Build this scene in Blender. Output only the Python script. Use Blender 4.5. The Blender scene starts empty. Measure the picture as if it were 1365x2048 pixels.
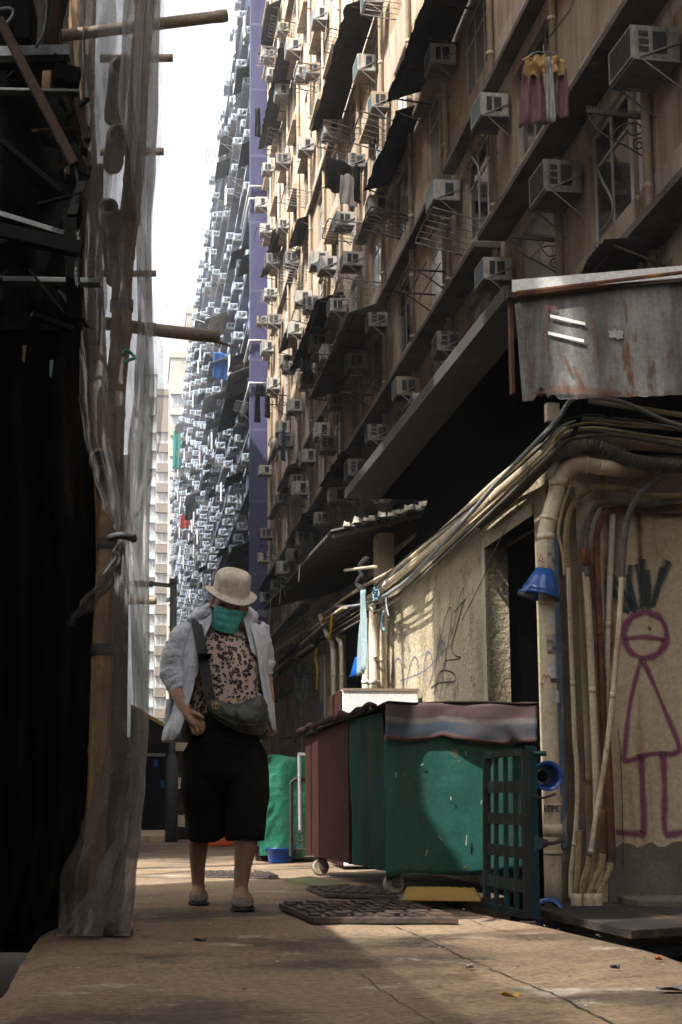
import bpy, bmesh, math, random
from mathutils import Vector, Matrix, noise
R = math.radians
rng = random.Random(11)
scene = bpy.context.scene
COL = scene.collection
V = Vector

# ------------------------------------------------------------------ camera
F, PPX, PPY = 2800.0, 520.0, 1197.0
PITCH = math.atan(393.0 / F)
YAW = math.atan(260.0 * math.cos(PITCH) / F)
CAM = V((0, 0, 0.49))
D_ = V((math.sin(YAW) * math.cos(PITCH), math.cos(YAW) * math.cos(PITCH), math.sin(PITCH)))
R_ = V((math.cos(YAW), -math.sin(YAW), 0))
U_ = R_.cross(D_)
cam_data = bpy.data.cameras.new('camera')
cam = bpy.data.objects.new('camera', cam_data)
COL.objects.link(cam)
M3 = Matrix((R_, U_, -D_)).transposed()
cam.matrix_world = Matrix.Translation(CAM) @ M3.to_4x4()
cam_data.sensor_fit = 'VERTICAL'
cam_data.sensor_height = 36.0
cam_data.lens = F / 2048 * 36.0
cam_data.shift_x = (682.5 - PPX) / 2048
cam_data.shift_y = (PPY - 1024) / 2048
cam_data.clip_start = 0.05
cam_data.clip_end = 3000
scene.camera = cam

def ray(px, py):
    return D_ + R_ * ((px - PPX) / F) + U_ * ((PPY - py) / F)
def PY(px, py, Y):
    r = ray(px, py); return CAM + r * (Y / r.y)
def PX(px, py, X):
    r = ray(px, py); return CAM + r * (X / r.x)
def PZ(px, py, Z):
    r = ray(px, py); return CAM + r * ((Z - CAM.z) / r.z)
def proj(p):
    q = V(p) - CAM
    d = q.dot(D_)
    if d <= 0.01: return None
    return (PPX + F * q.dot(R_) / d, PPY - F * q.dot(U_) / d)
def seen(p, m=60):
    s = proj(p)
    return s is not None and -m < s[0] < 1365 + m and -m < s[1] < 2048 + m

# ------------------------------------------------------------------ objects
def root_loc(o):
    l = V((0, 0, 0))
    while o is not None:
        l += o.location; o = o.parent
    return l
def tag(o, label=None, cat=None, group=None, kind=None):
    if label: o['label'] = label
    if cat: o['category'] = cat
    if group: o['group'] = group
    if kind: o['kind'] = kind
    return o
def thing(name, label, cat, loc=(0, 0, 0), group=None):
    o = bpy.data.objects.new(name, None)
    o.empty_display_size = 0.1
    o.location = loc
    COL.objects.link(o)
    return tag(o, label, cat, group)
def dup(root, loc, label=None, rotz=0.0, scale=None):
    c = root.copy(); COL.objects.link(c)
    c.location = loc; c.rotation_euler = (0, 0, rotz)
    if scale: c.scale = scale
    if label: c['label'] = label
    for ch in list(root.children):
        d = ch.copy(); COL.objects.link(d); d.parent = c
        for g in list(ch.children):
            e = g.copy(); COL.objects.link(e); e.parent = d
    return c

def catmull(pts, n):
    pts = [V(p) for p in pts]
    if len(pts) < 3 or n <= 1: return pts
    out = []
    P = [pts[0] * 2 - pts[1]] + pts + [pts[-1] * 2 - pts[-2]]
    for i in range(1, len(P) - 2):
        a, b, c, d = P[i - 1], P[i], P[i + 1], P[i + 2]
        for k in range(n):
            t = k / n
            out.append(0.5 * ((2 * b) + (c - a) * t + (2 * a - 5 * b + 4 * c - d) * t * t + (3 * b - a - 3 * c + d) * t ** 3))
    out.append(pts[-1].copy())
    return out
def lerp_list(vals, m):
    n = len(vals)
    if n == 1: return [vals[0]] * m
    o = []
    for i in range(m):
        t = i / (m - 1) * (n - 1); k = min(int(t), n - 2)
        o.append(vals[k] + (vals[k + 1] - vals[k]) * (t - k))
    return o

class MB:
    def __init__(s):
        s.v = []; s.f = []; s.m = []; s.uv = None
    def add(s, vs, fs, mi=0):
        b = len(s.v)
        s.v += [V(p) for p in vs]
        s.f += [tuple(b + i for i in f) for f in fs]
        s.m += [mi] * len(fs)
        return s
    def box(s, a, b, mi=0, mat=None):
        x0, y0, z0 = a; x1, y1, z1 = b
        if x0 > x1: x0, x1 = x1, x0
        if y0 > y1: y0, y1 = y1, y0
        if z0 > z1: z0, z1 = z1, z0
        vs = [(x0, y0, z0), (x1, y0, z0), (x1, y1, z0), (x0, y1, z0), (x0, y0, z1), (x1, y0, z1), (x1, y1, z1), (x0, y1, z1)]
        if mat is not None: vs = [mat @ V(p) for p in vs]
        return s.add(vs, [(0, 3, 2, 1), (4, 5, 6, 7), (0, 1, 5, 4), (1, 2, 6, 5), (2, 3, 7, 6), (3, 0, 4, 7)], mi)
    def bar(s, p, q, w, h=None, mi=0, up=(0, 0, 1)):
        p, q = V(p), V(q); h = h or w
        d = (q - p).normalized(); u = V(up)
        if abs(d.dot(u)) > 0.98: u = V((1, 0, 0))
        a = d.cross(u).normalized() * w / 2; b = a.cross(d).normalized() * h / 2
        vs = [p - a - b, p + a - b, p + a + b, p - a + b, q - a - b, q + a - b, q + a + b, q - a + b]
        return s.add(vs, [(0, 1, 2, 3), (7, 6, 5, 4), (0, 4, 5, 1), (1, 5, 6, 2), (2, 6, 7, 3), (3, 7, 4, 0)], mi)
    def prism(s, poly, off, mi=0):
        poly = [V(p) for p in poly]; off = V(off); n = len(poly)
        vs = poly + [p + off for p in poly]
        fs = [tuple(range(n))[::-1], tuple(range(n, 2 * n))] + [(i, (i + 1) % n, n + (i + 1) % n, n + i) for i in range(n)]
        return s.add(vs, fs, mi)
    def rings(s, rings, mi=0, cap=True, closed=True):
        n = len(rings[0]); vs = [p for r in rings for p in r]; fs = []
        for i in range(len(rings) - 1):
            for j in range(n if closed else n - 1):
                k = (j + 1) % n
                fs.append((i * n + j, i * n + k, (i + 1) * n + k, (i + 1) * n + j))
        if cap and closed:
            fs.append(tuple(range(n))[::-1]); b = (len(rings) - 1) * n
            fs.append(tuple(range(b, b + n)))
        return s.add(vs, fs, mi)
    def tube(s, pts, rad, seg=8, sm=1, mi=0, cap=True, ridge=0.0, flat=1.0):
        pts = catmull(pts, sm)
        pts = [p for i, p in enumerate(pts) if i == 0 or (p - pts[i - 1]).length > 1e-5]
        if ridge:   # corrugated hose: resample finely and ripple the radius
            fine = []; step = ridge / 2
            for a, b in zip(pts, pts[1:]):
                k = max(1, int((b - a).length / step))
                for j in range(k): fine.append(a.lerp(b, j / k))
            fine.append(pts[-1]); pts = fine
        m = len(pts)
        rr = lerp_list(rad if isinstance(rad, (list, tuple)) else [rad], m)
        rings = []; N = None
        for i, p in enumerate(pts):
            t = (pts[min(i + 1, m - 1)] - pts[max(i - 1, 0)])
            t = t.normalized() if t.length > 1e-9 else V((0, 0, 1))
            if N is None:
                N = t.orthogonal().normalized() if abs(t.z) > .9 else t.cross(V((0, 0, 1))).normalized()
            N = (N - t * N.dot(t))
            N = N.normalized() if N.length > 1e-6 else t.orthogonal().normalized()
            B = t.cross(N)
            r = rr[i]
            if ridge: r *= 1.0 if i % 2 else 0.86
            rings.append([p + (N * math.cos(a) + B * math.sin(a) * flat) * r for a in [2 * math.pi * j / seg for j in range(seg)]])
        return s.rings(rings, mi, cap)
    def lathe(s, prof, o=(0, 0, 0), seg=24, mat=None, mi=0, cap=False):
        o = V(o)
        rings = []
        for r, z in prof:
            ring = []
            for j in range(seg):
                a = 2 * math.pi * j / seg
                p = V((r * math.cos(a), r * math.sin(a), z))
                if mat is not None: p = mat @ p
                ring.append(o + p)
            rings.append(ring)
        return s.rings(rings, mi, cap)
    def grid(s, fn, nu, nv, mi=0):
        vs = [fn(i / nu, j / nv) for j in range(nv + 1) for i in range(nu + 1)]
        fs = [(j * (nu + 1) + i, j * (nu + 1) + i + 1, (j + 1) * (nu + 1) + i + 1, (j + 1) * (nu + 1) + i) for j in range(nv) for i in range(nu)]
        return s.add(vs, fs, mi)
    def build(s, name, mats, parent=None, smooth=False, solid=0.0, sub=0, bevel=0.0, remesh=0.0, offset=0.0, disp=None):
        me = bpy.data.meshes.new(name)
        o0 = root_loc(parent) if parent is not None else V((0, 0, 0))
        me.from_pydata([tuple(p - o0) for p in s.v], [], s.f)
        if not isinstance(mats, (list, tuple)): mats = [mats]
        for m in mats: me.materials.append(m)
        if len(mats) > 1: me.polygons.foreach_set('material_index', s.m)
        if smooth: me.polygons.foreach_set('use_smooth', [True] * len(me.polygons))
        if s.uv:
            ul = me.uv_layers.new(name='uv')
            for li, l in enumerate(me.loops): ul.data[li].uv = s.uv[l.vertex_index]
        me.validate(); me.update()
        bm = bmesh.new(); bm.from_mesh(me)
        bmesh.ops.recalc_face_normals(bm, faces=bm.faces)
        bm.to_mesh(me); bm.free()
        o = bpy.data.objects.new(name, me); COL.objects.link(o)
        if parent is not None: o.parent = parent
        if remesh:
            md = o.modifiers.new('remesh', 'REMESH'); md.mode = 'VOXEL'; md.voxel_size = remesh; md.use_smooth_shade = True
            sm_ = o.modifiers.new('smooth', 'SMOOTH'); sm_.iterations = 5; sm_.factor = .5
        if solid:
            md = o.modifiers.new('solid', 'SOLIDIFY'); md.thickness = solid; md.offset = offset
        if sub:
            md = o.modifiers.new('sub', 'SUBSURF'); md.levels = sub; md.render_levels = sub
        if disp:
            for size, st_ in disp:
                tx = bpy.data.textures.new('folds', 'CLOUDS'); tx.noise_scale = size; tx.noise_depth = 2; tx.noise_basis = 'BLENDER_ORIGINAL'
                md = o.modifiers.new('folds', 'DISPLACE'); md.texture = tx; md.strength = st_; md.mid_level = .5; md.texture_coords = 'LOCAL'
        if bevel:
            md = o.modifiers.new('bevel', 'BEVEL'); md.width = bevel; md.segments = 2; md.limit_method = 'ANGLE'
        return o

def ribbon(pts, width, n, sm=4, wob=0.0):
    """flat strip following pts, lying in the plane with normal n; uv.x runs across"""
    pts = catmull(pts, sm); n = V(n).normalized(); mb = MB(); mb.uv = []
    m = len(pts); ws = lerp_list(width if isinstance(width, (list, tuple)) else [width], m)
    if wob: ws = [w * (1 + wob * noise.noise(V((i * .21, pts[0].x * 7, pts[0].z * 5)))) for i, w in enumerate(ws)]
    vs = []; dist = 0
    for i, p in enumerate(pts):
        t = (pts[min(i + 1, m - 1)] - pts[max(i - 1, 0)]).normalized()
        sd = t.cross(n).normalized() * ws[i] / 2
        if i: dist += (pts[i] - pts[i - 1]).length
        vs += [p - sd, p, p + sd]; mb.uv += [(0, dist), (.5, dist), (1, dist)]
    fs = []
    for i in range(m - 1):
        for j in (0, 1): fs.append((i * 3 + j, i * 3 + j + 1, (i + 1) * 3 + j + 1, (i + 1) * 3 + j))
    mb.add(vs, fs)
    return mb
def join_uv(*mbs):
    o = MB(); o.uv = []
    for m in mbs:
        o.add(m.v, m.f); o.uv += m.uv
    return o

# ------------------------------------------------------------------ materials
MATS = {}
def nt(name):
    m = bpy.data.materials.new(name); m.use_nodes = True
    t = m.node_tree; t.nodes.clear()
    out = t.nodes.new('ShaderNodeOutputMaterial')
    return m, t, out
def N(t, typ, **kw):
    n = t.nodes.new(typ)
    for k, v in kw.items():
        if k in n.inputs: n.inputs[k].default_value = v
        else: setattr(n, k, v)
    return n
def ramp(t, fac, stops):
    r = t.nodes.new('ShaderNodeValToRGB')
    e = r.color_ramp.elements
    while len(e) < len(stops): e.new(0.5)
    for el, (p, c) in zip(e, stops):
        el.position = p; el.color = (*c, 1) if len(c) == 3 else c
    t.links.new(fac, r.inputs['Fac']); return r.outputs['Color']
def mixc(t, fac, a, b, mode='MIX'):
    n = t.nodes.new('ShaderNodeMix'); n.data_type = 'RGBA'; n.blend_type = mode
    for sock, val in ((n.inputs[0], fac), (n.inputs[6], a), (n.inputs[7], b)):
        if isinstance(val, bpy.types.NodeSocket): t.links.new(val, sock)
        elif isinstance(val, (int, float)): sock.default_value = val
        else: sock.default_value = (*val, 1)
    return n.outputs[2]
def texco(t, kind='Object', scale=(1, 1, 1), loc=(0, 0, 0)):
    c = t.nodes.new('ShaderNodeTexCoord'); m = t.nodes.new('ShaderNodeMapping')
    m.inputs['Scale'].default_value = scale; m.inputs['Location'].default_value = loc
    t.links.new(c.outputs[kind], m.inputs['Vector']); return m.outputs['Vector']
def noi(t, vec, scale, detail=5, rough=.6, dist=0.0):
    n = N(t, 'ShaderNodeTexNoise', Scale=scale, Detail=detail, Roughness=rough, Distortion=dist)
    t.links.new(vec, n.inputs['Vector']); return n.outputs['Fac']
def surf(name, c1, c2=None, scale=4.0, rough=.75, metal=0.0, bump=0.15, bscale=40.0, stain=None, stain_amt=(.52, .7),
         stain_scale=(5, 5, .7), stain2=None, stain2_amt=(.58, .66), stain2_scale=(3, 3, 3), spec=.35, coat=0.0, bdist=.01, grain=.35, gscale=55.0):
    if name in MATS: return MATS[name]
    m, t, out = nt(name)
    b = N(t, 'ShaderNodeBsdfPrincipled', Roughness=rough, Metallic=metal)
    b.inputs['Specular IOR Level'].default_value = spec
    if coat: b.inputs['Coat Weight'].default_value = coat
    vec = texco(t)
    c2 = c2 or tuple(x * .75 for x in c1)
    col = ramp(t, noi(t, vec, scale), [(.3, c1), (.7, c2)])
    if stain:
        v2 = texco(t, scale=stain_scale, loc=(3.1, 1.7, .4))
        f = ramp(t, noi(t, v2, 1.0, 6, .65), [(stain_amt[0], (0, 0, 0)), (stain_amt[1], (1, 1, 1))])
        col = mixc(t, f, col, stain)
    if stain2:
        v3 = texco(t, scale=stain2_scale, loc=(7.7, 2.2, 5.1))
        f = ramp(t, noi(t, v3, 1.0, 8, .7, .3), [(stain2_amt[0], (0, 0, 0)), (stain2_amt[1], (1, 1, 1))])
        col = mixc(t, f, col, stain2)
    if grain:
        g = ramp(t, noi(t, vec, gscale, 4, .75), [(.32, (1 - grain,) * 3), (.68, (1, 1, 1))])
        col = mixc(t, 1.0, col, g, 'MULTIPLY')
    t.links.new(col, b.inputs['Base Color'])
    if bump:
        bn = N(t, 'ShaderNodeBump', Strength=bump, Distance=bdist)
        t.links.new(noi(t, vec, bscale, 6), bn.inputs['Height'])
        t.links.new(bn.outputs['Normal'], b.inputs['Normal'])
    t.links.new(b.outputs[0], out.inputs['Surface'])
    MATS[name] = m
    return m
def paint(name, col, edge=.35, noise_scale=60, amount=1.0):
    """spray paint on a wall: soft-edged across the stroke"""
    m, t, out = nt(name)
    uv = t.nodes.new('ShaderNodeUVMap'); uv.uv_map = 'uv'
    sx = t.nodes.new('ShaderNodeSeparateXYZ'); t.links.new(uv.outputs[0], sx.inputs[0])
    a = N(t, 'ShaderNodeMath', operation='SUBTRACT'); t.links.new(sx.outputs[0], a.inputs[0]); a.inputs[1].default_value = .5
    ab = N(t, 'ShaderNodeMath', operation='ABSOLUTE'); t.links.new(a.outputs[0], ab.inputs[0])
    nf = noi(t, texco(t), noise_scale, 4)
    ad = N(t, 'ShaderNodeMath', operation='MULTIPLY_ADD'); t.links.new(nf, ad.inputs[0]); ad.inputs[1].default_value = .3; t.links.new(ab.outputs[0], ad.inputs[2])
    f = ramp(t, ad.outputs[0], [(edge, (amount,) * 3), (.62, (0, 0, 0))])
    tr = N(t, 'ShaderNodeBsdfTransparent'); d = N(t, 'ShaderNodeBsdfPrincipled', Roughness=.7)
    d.inputs['Base Color'].default_value = (*col, 1)
    mx = t.nodes.new('ShaderNodeMixShader')
    t.links.new(f, mx.inputs[0]); t.links.new(tr.outputs[0], mx.inputs[1]); t.links.new(d.outputs[0], mx.inputs[2])
    t.links.new(mx.outputs[0], out.inputs['Surface'])
    return m
def gauze(name, col, op=(.25, .6), scale=6.0, trans=.5):
    """woven netting: partly see-through, partly scattering"""
    m, t, out = nt(name)
    v = texco(t, scale=(3.2, 3.2, 1.3))
    f = ramp(t, noi(t, v, scale, 6, .65), [(.3, (op[0],) * 3), (.72, (op[1],) * 3)])
    v2 = texco(t, scale=(1, 1, 1))
    w = noi(t, v2, 220, 2, .5)
    f2 = N(t, 'ShaderNodeMath', operation='MULTIPLY_ADD'); t.links.new(w, f2.inputs[0]); f2.inputs[1].default_value = .5
    sub = N(t, 'ShaderNodeMath', operation='SUBTRACT'); t.links.new(f, sub.inputs[0]); sub.inputs[1].default_value = .25
    t.links.new(sub.outputs[0], f2.inputs[2]); f2.use_clamp = True
    d = N(t, 'ShaderNodeBsdfDiffuse'); d.inputs['Color'].default_value = (*col, 1)
    l = N(t, 'ShaderNodeBsdfTranslucent'); l.inputs['Color'].default_value = (*col, 1)
    mm = t.nodes.new('ShaderNodeMixShader'); mm.inputs[0].default_value = trans
    t.links.new(d.outputs[0], mm.inputs[1]); t.links.new(l.outputs[0], mm.inputs[2])
    tr = N(t, 'ShaderNodeBsdfTransparent')
    mx = t.nodes.new('ShaderNodeMixShader')
    t.links.new(f2.outputs[0], mx.inputs[0]); t.links.new(tr.outputs[0], mx.inputs[1]); t.links.new(mm.outputs[0], mx.inputs[2])
    t.links.new(mx.outputs[0], out.inputs['Surface'])
    return m

# ------------------------------------------------------------------ light
SUN_TO = V((-1, -.6, 1.5)).normalized()
elev = math.asin(SUN_TO.z)
az = math.atan2(SUN_TO.x, SUN_TO.y)        # clockwise from +Y
scene.world = bpy.data.worlds.new('World')
scene.world.use_nodes = True
wt = scene.world.node_tree; wt.nodes.clear()
wo = wt.nodes.new('ShaderNodeOutputWorld'); bg = wt.nodes.new('ShaderNodeBackground')
sky = wt.nodes.new('ShaderNodeTexSky'); sky.sky_type = 'NISHITA'
sky.sun_disc = False; sky.sun_elevation = elev; sky.sun_rotation = az
sky.air_density = 1.0; sky.dust_density = 6.0; sky.ozone_density = 1.0
hs = wt.nodes.new('ShaderNodeHueSaturation'); hs.inputs['Saturation'].default_value = .14; hs.inputs['Value'].default_value = 1.25
wt.links.new(sky.outputs[0], hs.inputs['Color']); wt.links.new(hs.outputs[0], bg.inputs['Color'])
bg.inputs['Strength'].default_value = .15
wt.links.new(bg.outputs[0], wo.inputs['Surface'])
sl = bpy.data.lights.new('sun', 'SUN'); sl.energy = 4.5; sl.angle = R(.5); sl.color = (1.0, .95, .88)
so = bpy.data.objects.new('sun', sl); COL.objects.link(so)
so.rotation_euler = SUN_TO.to_track_quat('Z', 'Y').to_euler()
so.location = (0, 0, 60)
vs_ = scene.view_settings
vs_.view_transform = 'Standard'; vs_.look = 'None'; vs_.gamma = 1.0; vs_.exposure = 1.35; vs_.use_curve_mapping = False
scene.cycles.max_bounces = 8; scene.cycles.diffuse_bounces = 4; scene.cycles.transparent_max_bounces = 24
scene.cycles.glossy_bounces = 2; scene.cycles.caustics_reflective = False; scene.cycles.caustics_refractive = False
# ================================================================== tall buildings on the right
ORD = ['zeroth', 'first', 'second', 'third', 'fourth', 'fifth', 'sixth', 'seventh', 'eighth', 'ninth', 'tenth', 'eleventh', 'twelfth',
       'thirteenth', 'fourteenth', 'fifteenth', 'sixteenth', 'seventeenth', 'eighteenth', 'nineteenth', 'twentieth']
ORD += ['twenty-' + o for o in ORD[1:10]] + ['thirtieth'] + ['thirty-' + o for o in ORD[1:10]] + ['fortieth'] + ['forty-' + o for o in ORD[1:10]]
m_cream = surf('cream_render', (.62, .52, .42), (.50, .41, .32), 1.3, .9, bump=.35, bscale=9, stain=(.22, .17, .125), stain_amt=(.46, .74), stain_scale=(2, 3.5, .3), stain2=(.60, .50, .40), stain2_amt=(.56, .75), stain2_scale=(1.1, 1.1, 1.4), bdist=.03)
m_pier = surf('ochre_render', (.52, .405, .29), (.42, .32, .22), 1.6, .9, bump=.3, bscale=9, stain=(.17, .125, .085), stain_amt=(.46, .76), stain_scale=(3, 4, .35), bdist=.03)
m_ledge = surf('ledge_concrete', (.20, .165, .13), (.11, .09, .07), 2.0, .95, bump=.3, bscale=10, stain=(.04, .035, .03), stain_amt=(.5, .7), stain_scale=(1.2, 1.2, 1.2))
m_frame = surf('window_frame', (.34, .34, .33), (.25, .25, .25), 6, .5, metal=.4, bump=0)
m_frame_w = surf('white_window_frame', (.62, .62, .60), (.5, .5, .48), 6, .5, bump=0)
def glass(name, c, rough=.08, c2=None):
    return surf(name, c, c2 or c, 1.0, rough, bump=.03, bscale=3, spec=.9)
m_pane = [glass('dark_pane', (.015, .017, .02)), glass('dim_pane', (.05, .05, .05), .12), glass('curtain_pane', (.36, .36, .34), .25, (.2, .2, .19)),
          glass('sky_reflection_pane', (.72, .74, .75), .15), glass('green_pane', (.05, .14, .11), .1)]  # white pane carries the sky's reflection in its base colour
m_pipe = surf('cream_drain_pipe', (.50, .40, .28), (.40, .31, .21), 3, .6, bump=.1, stain=(.2, .13, .07), stain_scale=(4, 4, .6))
m_ac = surf('aircon_case', (.58, .56, .51), (.47, .44, .38), 5, .55, bump=.05, stain=(.22, .16, .10), stain_amt=(.5, .75), stain_scale=(9, 9, 2))
m_acy = surf('yellowed_aircon_case', (.50, .42, .30), (.38, .31, .21), 5, .6, bump=.05, stain=(.16, .10, .06), stain_amt=(.48, .7), stain_scale=(9, 9, 2))
m_acg = surf('grimy_aircon_case', (.36, .34, .31), (.26, .24, .21), 5, .6, bump=.05, stain=(.10, .075, .05), stain_amt=(.45, .7), stain_scale=(9, 9, 2))
m_acdark = surf('aircon_louvre', (.035, .035, .037), (.02, .02, .02), 9, .6, bump=0)
m_acunder = surf('aircon_underside', (.25, .21, .17), (.15, .12, .095), 6, .8, bump=.1)
m_coil = surf('aircon_coil', (.085, .20, .24), (.05, .12, .15), 14, .35, metal=.2, bump=.3, bscale=160)
m_iron = surf('rusty_iron', (.10, .07, .055), (.055, .04, .035), 20, .7, bump=.1)
m_grey = surf('galvanised_bar', (.33, .33, .32), (.22, .21, .2), 20, .5, metal=.5, bump=.05)
m_awn = surf('awning_metal', (.075, .068, .06), (.04, .037, .034), 3, .7, metal=.15, bump=.2, bscale=30, stain=(.14, .08, .05), stain_scale=(2, 2, 2), stain_amt=(.55, .75))
m_awn_w = surf('pale_awning_metal', (.36, .32, .27), (.24, .2, .16), 3, .7, bump=.1, stain=(.14, .1, .07), stain_scale=(2, 2, 2))

XW, XL, H = 5.8, 5.35, 2.62
BAY, Y00 = 3.27, 14.5
def ze(f): return .49 + 5.35 * (.64 + .49 * f)
NB0, NB1, NF = -2, 14, 14
YEND = Y00 + BAY * (NB1 - 1) + 2.35     # far end of the cream block
cream = thing('apartment_block', 'stained cream apartment block with dark ledges, nearer than the purple one', 'building', (XW, 30, 0))
wall = MB(); piers = MB()
YA = Y00 + BAY * NB0
wall.box((XW, YA, 0), (XW + .2, YEND, ze(0) - .25))
frng = random.Random(5)
win_list = []
bw = {}
for n in range(NB0, NB1):
    y0 = Y00 + BAY * n
    bw[n] = (y0 + .18 + frng.uniform(-.05, .1), min(y0 + 2.12 + frng.uniform(-.15, .05), YEND - .3))
for n in range(NB0 - 1, NB1):
    a = bw[n][1] if n >= NB0 else YA + .002
    b = bw[n + 1][0] if n + 1 < NB1 else YEND - .002
    MB().box((XW + .003, a, ze(0) + .5), (XW + .197, b, ze(NF) - .3)).build('pier', m_pier, cream)
for f in range(NF):
    z = ze(f); z2 = z + H
    wall.box((XW, YA, z - .25), (XW + .2, YEND, z + .88))
    for n in range(NB0, NB1):
        y0 = Y00 + BAY * n
        w0, w1 = bw[n]
        win_list.append((f, n, w0, w1, z + .88, z2 - .25))
wall.box((XW, YA, ze(NF) - .25), (XW + .2, YEND, ze(NF) + 1.2))
wall.box((XW + .2, YA, 0), (XW + .5, YEND, ze(NF) + 1.2))          # inner leaf behind the windows
wall.box((XW + .5, YA, 0), (XW + 9, YA + .3, ze(NF) + 1.2))
wall.box((XW + .5, YEND - .3, 0), (XW + 9, YEND, ze(NF) + 1.2))
wall.box((XW + .5, YA + .3, ze(NF) + .9), (XW + 9, YEND - .3, ze(NF) + 1.2))
wall.build('wall', m_cream, cream)
# eyebrow ledges: long runs low down, broken runs higher up
for f in range(NF):
    z = ze(f); n = NB0
    while n < NB1:
        k = frng.choice([2, 3, 4]) if f > 3 else frng.choice([4, 5, 6])
        e = min(n + k, NB1)
        if f <= 2 or frng.random() < (.8 if f == 3 else .28):
            y0, y1 = Y00 + BAY * n - .1, min(Y00 + BAY * e - .35, YEND - .05)
            if seen((XL, y0 + .2, z)) or seen((XL, y1, z)) or seen((XL, (y0 + y1) / 2, z)):
                MB().box((XL + (frng.uniform(-.02, .05) if f <= 2 else frng.uniform(.16, .30)), y0, z), (XW - .002, y1, z + .09)).build('ledge', m_ledge, cream)
        else:
            for q in range(n, e):
                if frng.random() < .45: continue       # little wedge hoods over single windows
                y0 = Y00 + BAY * q + .1; y1 = y0 + 2.05
                if q == NB1 - 1: y1 = min(y1, YEND - .1)
                if seen((XW, y0, z)) :
                    zz = z - .27
                    MB().prism([(XW - .002, y0, zz), (XW - .002, y0, zz + .5), (XW - .26, y0, zz + .1), (XW - .26, y0, zz)], (0, y1 - y0, 0)).build('window_hood', m_pier, cream)
        n = e
# windows: nearest ones as parts, the rest as one part
far_w = MB(); nwin = 0
win_vis = sorted([w for w in win_list if seen((XW, (w[2] + w[3]) / 2, (w[4] + w[5]) / 2), 40)], key=lambda w: w[2] + .6 * w[4])
for i, (f, n, w0, w1, z0, z1) in enumerate(win_vis):
    x = XW + .06; nm = 3 if (w1 - w0) > 1.8 else 2
    fr = MB()
    t_ = .05
    for a, b in ((w0, w0 + t_), (w1 - t_, w1)): fr.box((x, a, z0), (x + .06, b, z1))
    for a, b in ((z0, z0 + t_), (z1 - t_, z1)): fr.box((x + .002, w0 + t_, a), (x + .058, w1 - t_, b))
    zt = z0 + (z1 - z0) * .68
    fr.box((x + .004, w0 + t_, zt), (x + .056, w1 - t_, zt + .045))
    for k in range(1, nm):
        yy = w0 + (w1 - w0) * k / nm
        fr.box((x + .006, yy - .025, z0 + t_), (x + .054, yy + .025, zt)); fr.box((x + .006, yy - .025, zt + .045), (x + .054, yy + .025, z1 - t_))
    shut = frng.random()
    pi = [frng.choices([0, 1, 2, 3, 4], [3, 3, 3.5, 4.5, .3])[0] for _ in range(2)]
    if i < 96:
        fm = fr.build('window', m_frame if shut < .6 else m_frame_w, cream)
        ys = w0 + (w1 - w0) * (1 / 3 if nm == 3 else .5)
        pn = MB().box((x + .02, w0 + t_ * .5, z0 + .02), (x + .03, ys, z1 - .02), 0).box((x + .02, ys, z0 + .02), (x + .03, w1 - t_ * .5, z1 - .02), 1)
        pn.build('pane', [m_pane[pi[0]], m_pane[pi[1]]], fm)
    else:
        far_w.v += [V(p) for p in []]
        b = len(far_w.v); far_w.v += fr.v; far_w.f += [tuple(b + q for q in ff) for ff in fr.f]; far_w.m += [0] * len(fr.f)
        far_w.box((x + .02, w0 + .03, z0 + .02), (x + .03, w1 - .03, z1 - .02), 1 + pi[0])
if far_w.v:
    o = far_w.build('windows_beyond', [m_frame_w] + m_pane, cream); o['kind'] = 'stuff'; o.name = 'window'
# drain pipes at the piers
for n in range(NB0, NB1):
    for dy, r in ((0.0, .055), (.34, .03)):
        if r < .05 and n % 3: continue
        y = Y00 + BAY * n + dy
        if n <= -2: continue
        xp = XW - .075
        mb = MB().tube([(xp, y, 1.5), (xp, y, ze(NF))], r, 8)
        zz = 2.0
        while zz < ze(NF):
            mb.tube([(xp, y, zz), (xp, y, zz + .07)], r * 1.22, 8); zz += 1.31
        mb.build('drain_pipe', m_pipe, cream, smooth=True)

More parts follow.
